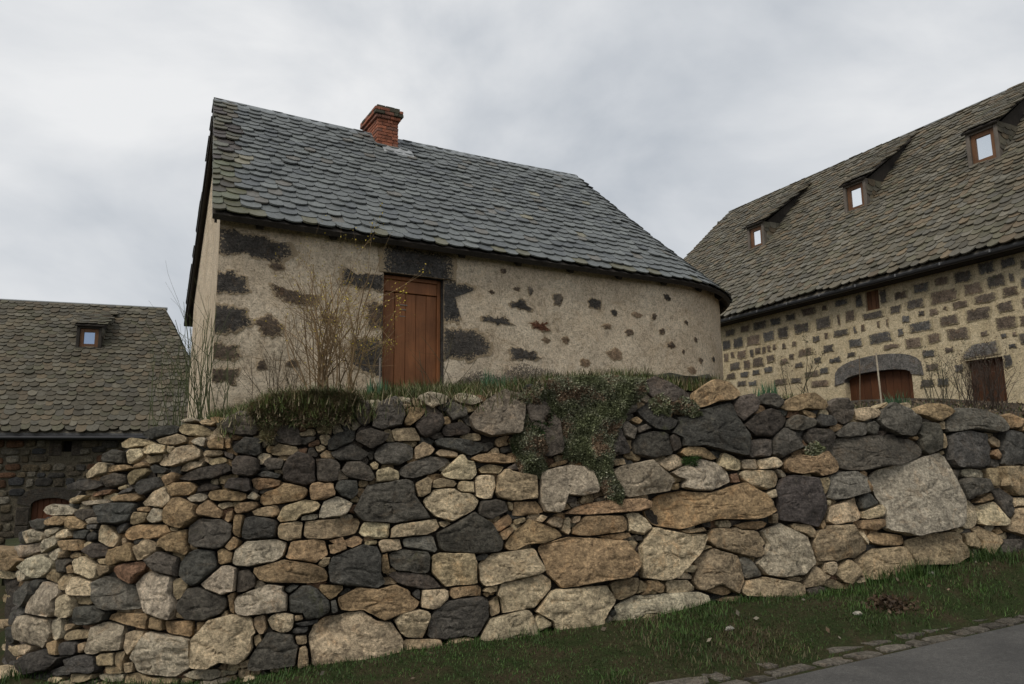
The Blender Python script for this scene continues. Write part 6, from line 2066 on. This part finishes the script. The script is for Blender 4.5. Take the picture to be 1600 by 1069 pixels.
shrub('dry_bush', tpos(430, 1.9), 22, .45, .8, .005, 2, (0.10, 0.075, 0.045), 'low tangle of dry brown twigs in front of corner stones', 'shrub', seed=18, kids=(2, 4))
shrub('dry_bush', tpos(1530, 2.2), 34, .35, .85, .006, 2, (0.05, 0.036, 0.027), 'dark leafless bush before the brown door at far right', 'shrub', 500, [(0.045, 0.04, 0.022), (0.06, 0.03, 0.02)], 0, seed=21, kids=(3, 5))
shrub('dry_bush', tpos(1468, 2.0), 16, .30, .75, .005, 2, (0.055, 0.05, 0.032), 'thin dark bush between the arched door and brown door', 'shrub', 350, [(0.05, 0.06, 0.022), (0.06, 0.05, 0.03)], 0, seed=22, kids=(2, 4))
shrub('rose_bush', tpos(1250, 1.6), 6, .45, .8, .006, 1, (0.07, 0.065, 0.035), 'sparse thorny bush in front of the left end of block wall', 'shrub', 200, [(0.05, 0.06, 0.025), (0.075, 0.05, 0.03)], 0, seed=25, kids=(2, 4))
shrub('dry_bush', tpos(690, 1.4), 6, .6, .7, .004, 1, (0.09, 0.075, 0.04), 'few dry stems crossing the lower door planks', 'shrub', seed=27, kids=(1, 3))
# stakes
def stake(px, py0, py1, back, r, col, label):
    b = tpos(px[0], back)
    d0, d1 = ray(px[0], py0), ray(px[1], py1)
    a0 = CAM + d0 * (b[1] / d0[1])
    a1 = CAM + d1 * (b[1] / d1[1])
    a0[2] = min(a0[2], b[2]) - .02
    mb = MB()
    tube(mb, np.linspace(a0, a1, 6) + np.cumsum(rng.normal(size=(6, 3)) * .002, 0), np.linspace(r, r * .85, 6), 7, col)
    o = mb.build('garden_stake', M_TWIG, origin='base')
    tag(o, label, 'stake', 'sticks standing in the terrace')
stake((1377, 1368), 618, 552, 1.0, .011, (0.36, 0.31, 0.23), 'pale wooden stake standing before the arched door')
stake((1341, 1342), 610, 555, 1.0, .006, (0.12, 0.09, 0.06), 'thin dark stick left of the pale stake')
stake((593, 594), 600, 560, 1.3, .011, (0.16, 0.14, 0.12), 'short grey stick at the foot of the door frame')

# low mossy kerb block at the foot of the rounded end
mb = MB()
c = tpos(1045, .75)
nseg = 14
V, F = [], []
for i in range(nseg + 1):
    s = (i / nseg - .5) * 1.05
    for j, (y, z) in enumerate(((-.12, -.1), (-.11, .10), (.0, .145), (.14, .13), (.15, -.1))):
        q = np.array([s, y, z])
        V.append(c + RED[0] * np.array([s, s * .25, 0]) + np.array([0, y, z]) + .025 * np.array([0, fbm(np.array([s * 6, y * 9, z * 9]), 2, 5), fbm(np.array([s * 6, y * 9, z * 9 + 5]), 2, 6)]))
for i in range(nseg):
    for j in range(4): F.append((i * 5 + j, (i + 1) * 5 + j, (i + 1) * 5 + j + 1, i * 5 + j + 1))
F += [(0, 1, 2, 3, 4), tuple(nseg * 5 + j for j in (4, 3, 2, 1, 0))]
mb.add(V, F, (0.045, 0.042, 0.026))
tag(mb.build('stone_block', M_ROCK, origin='base', smooth=True, sharp=50), 'low dark mossy stone block lying behind the wall by the rounded end', 'stone')
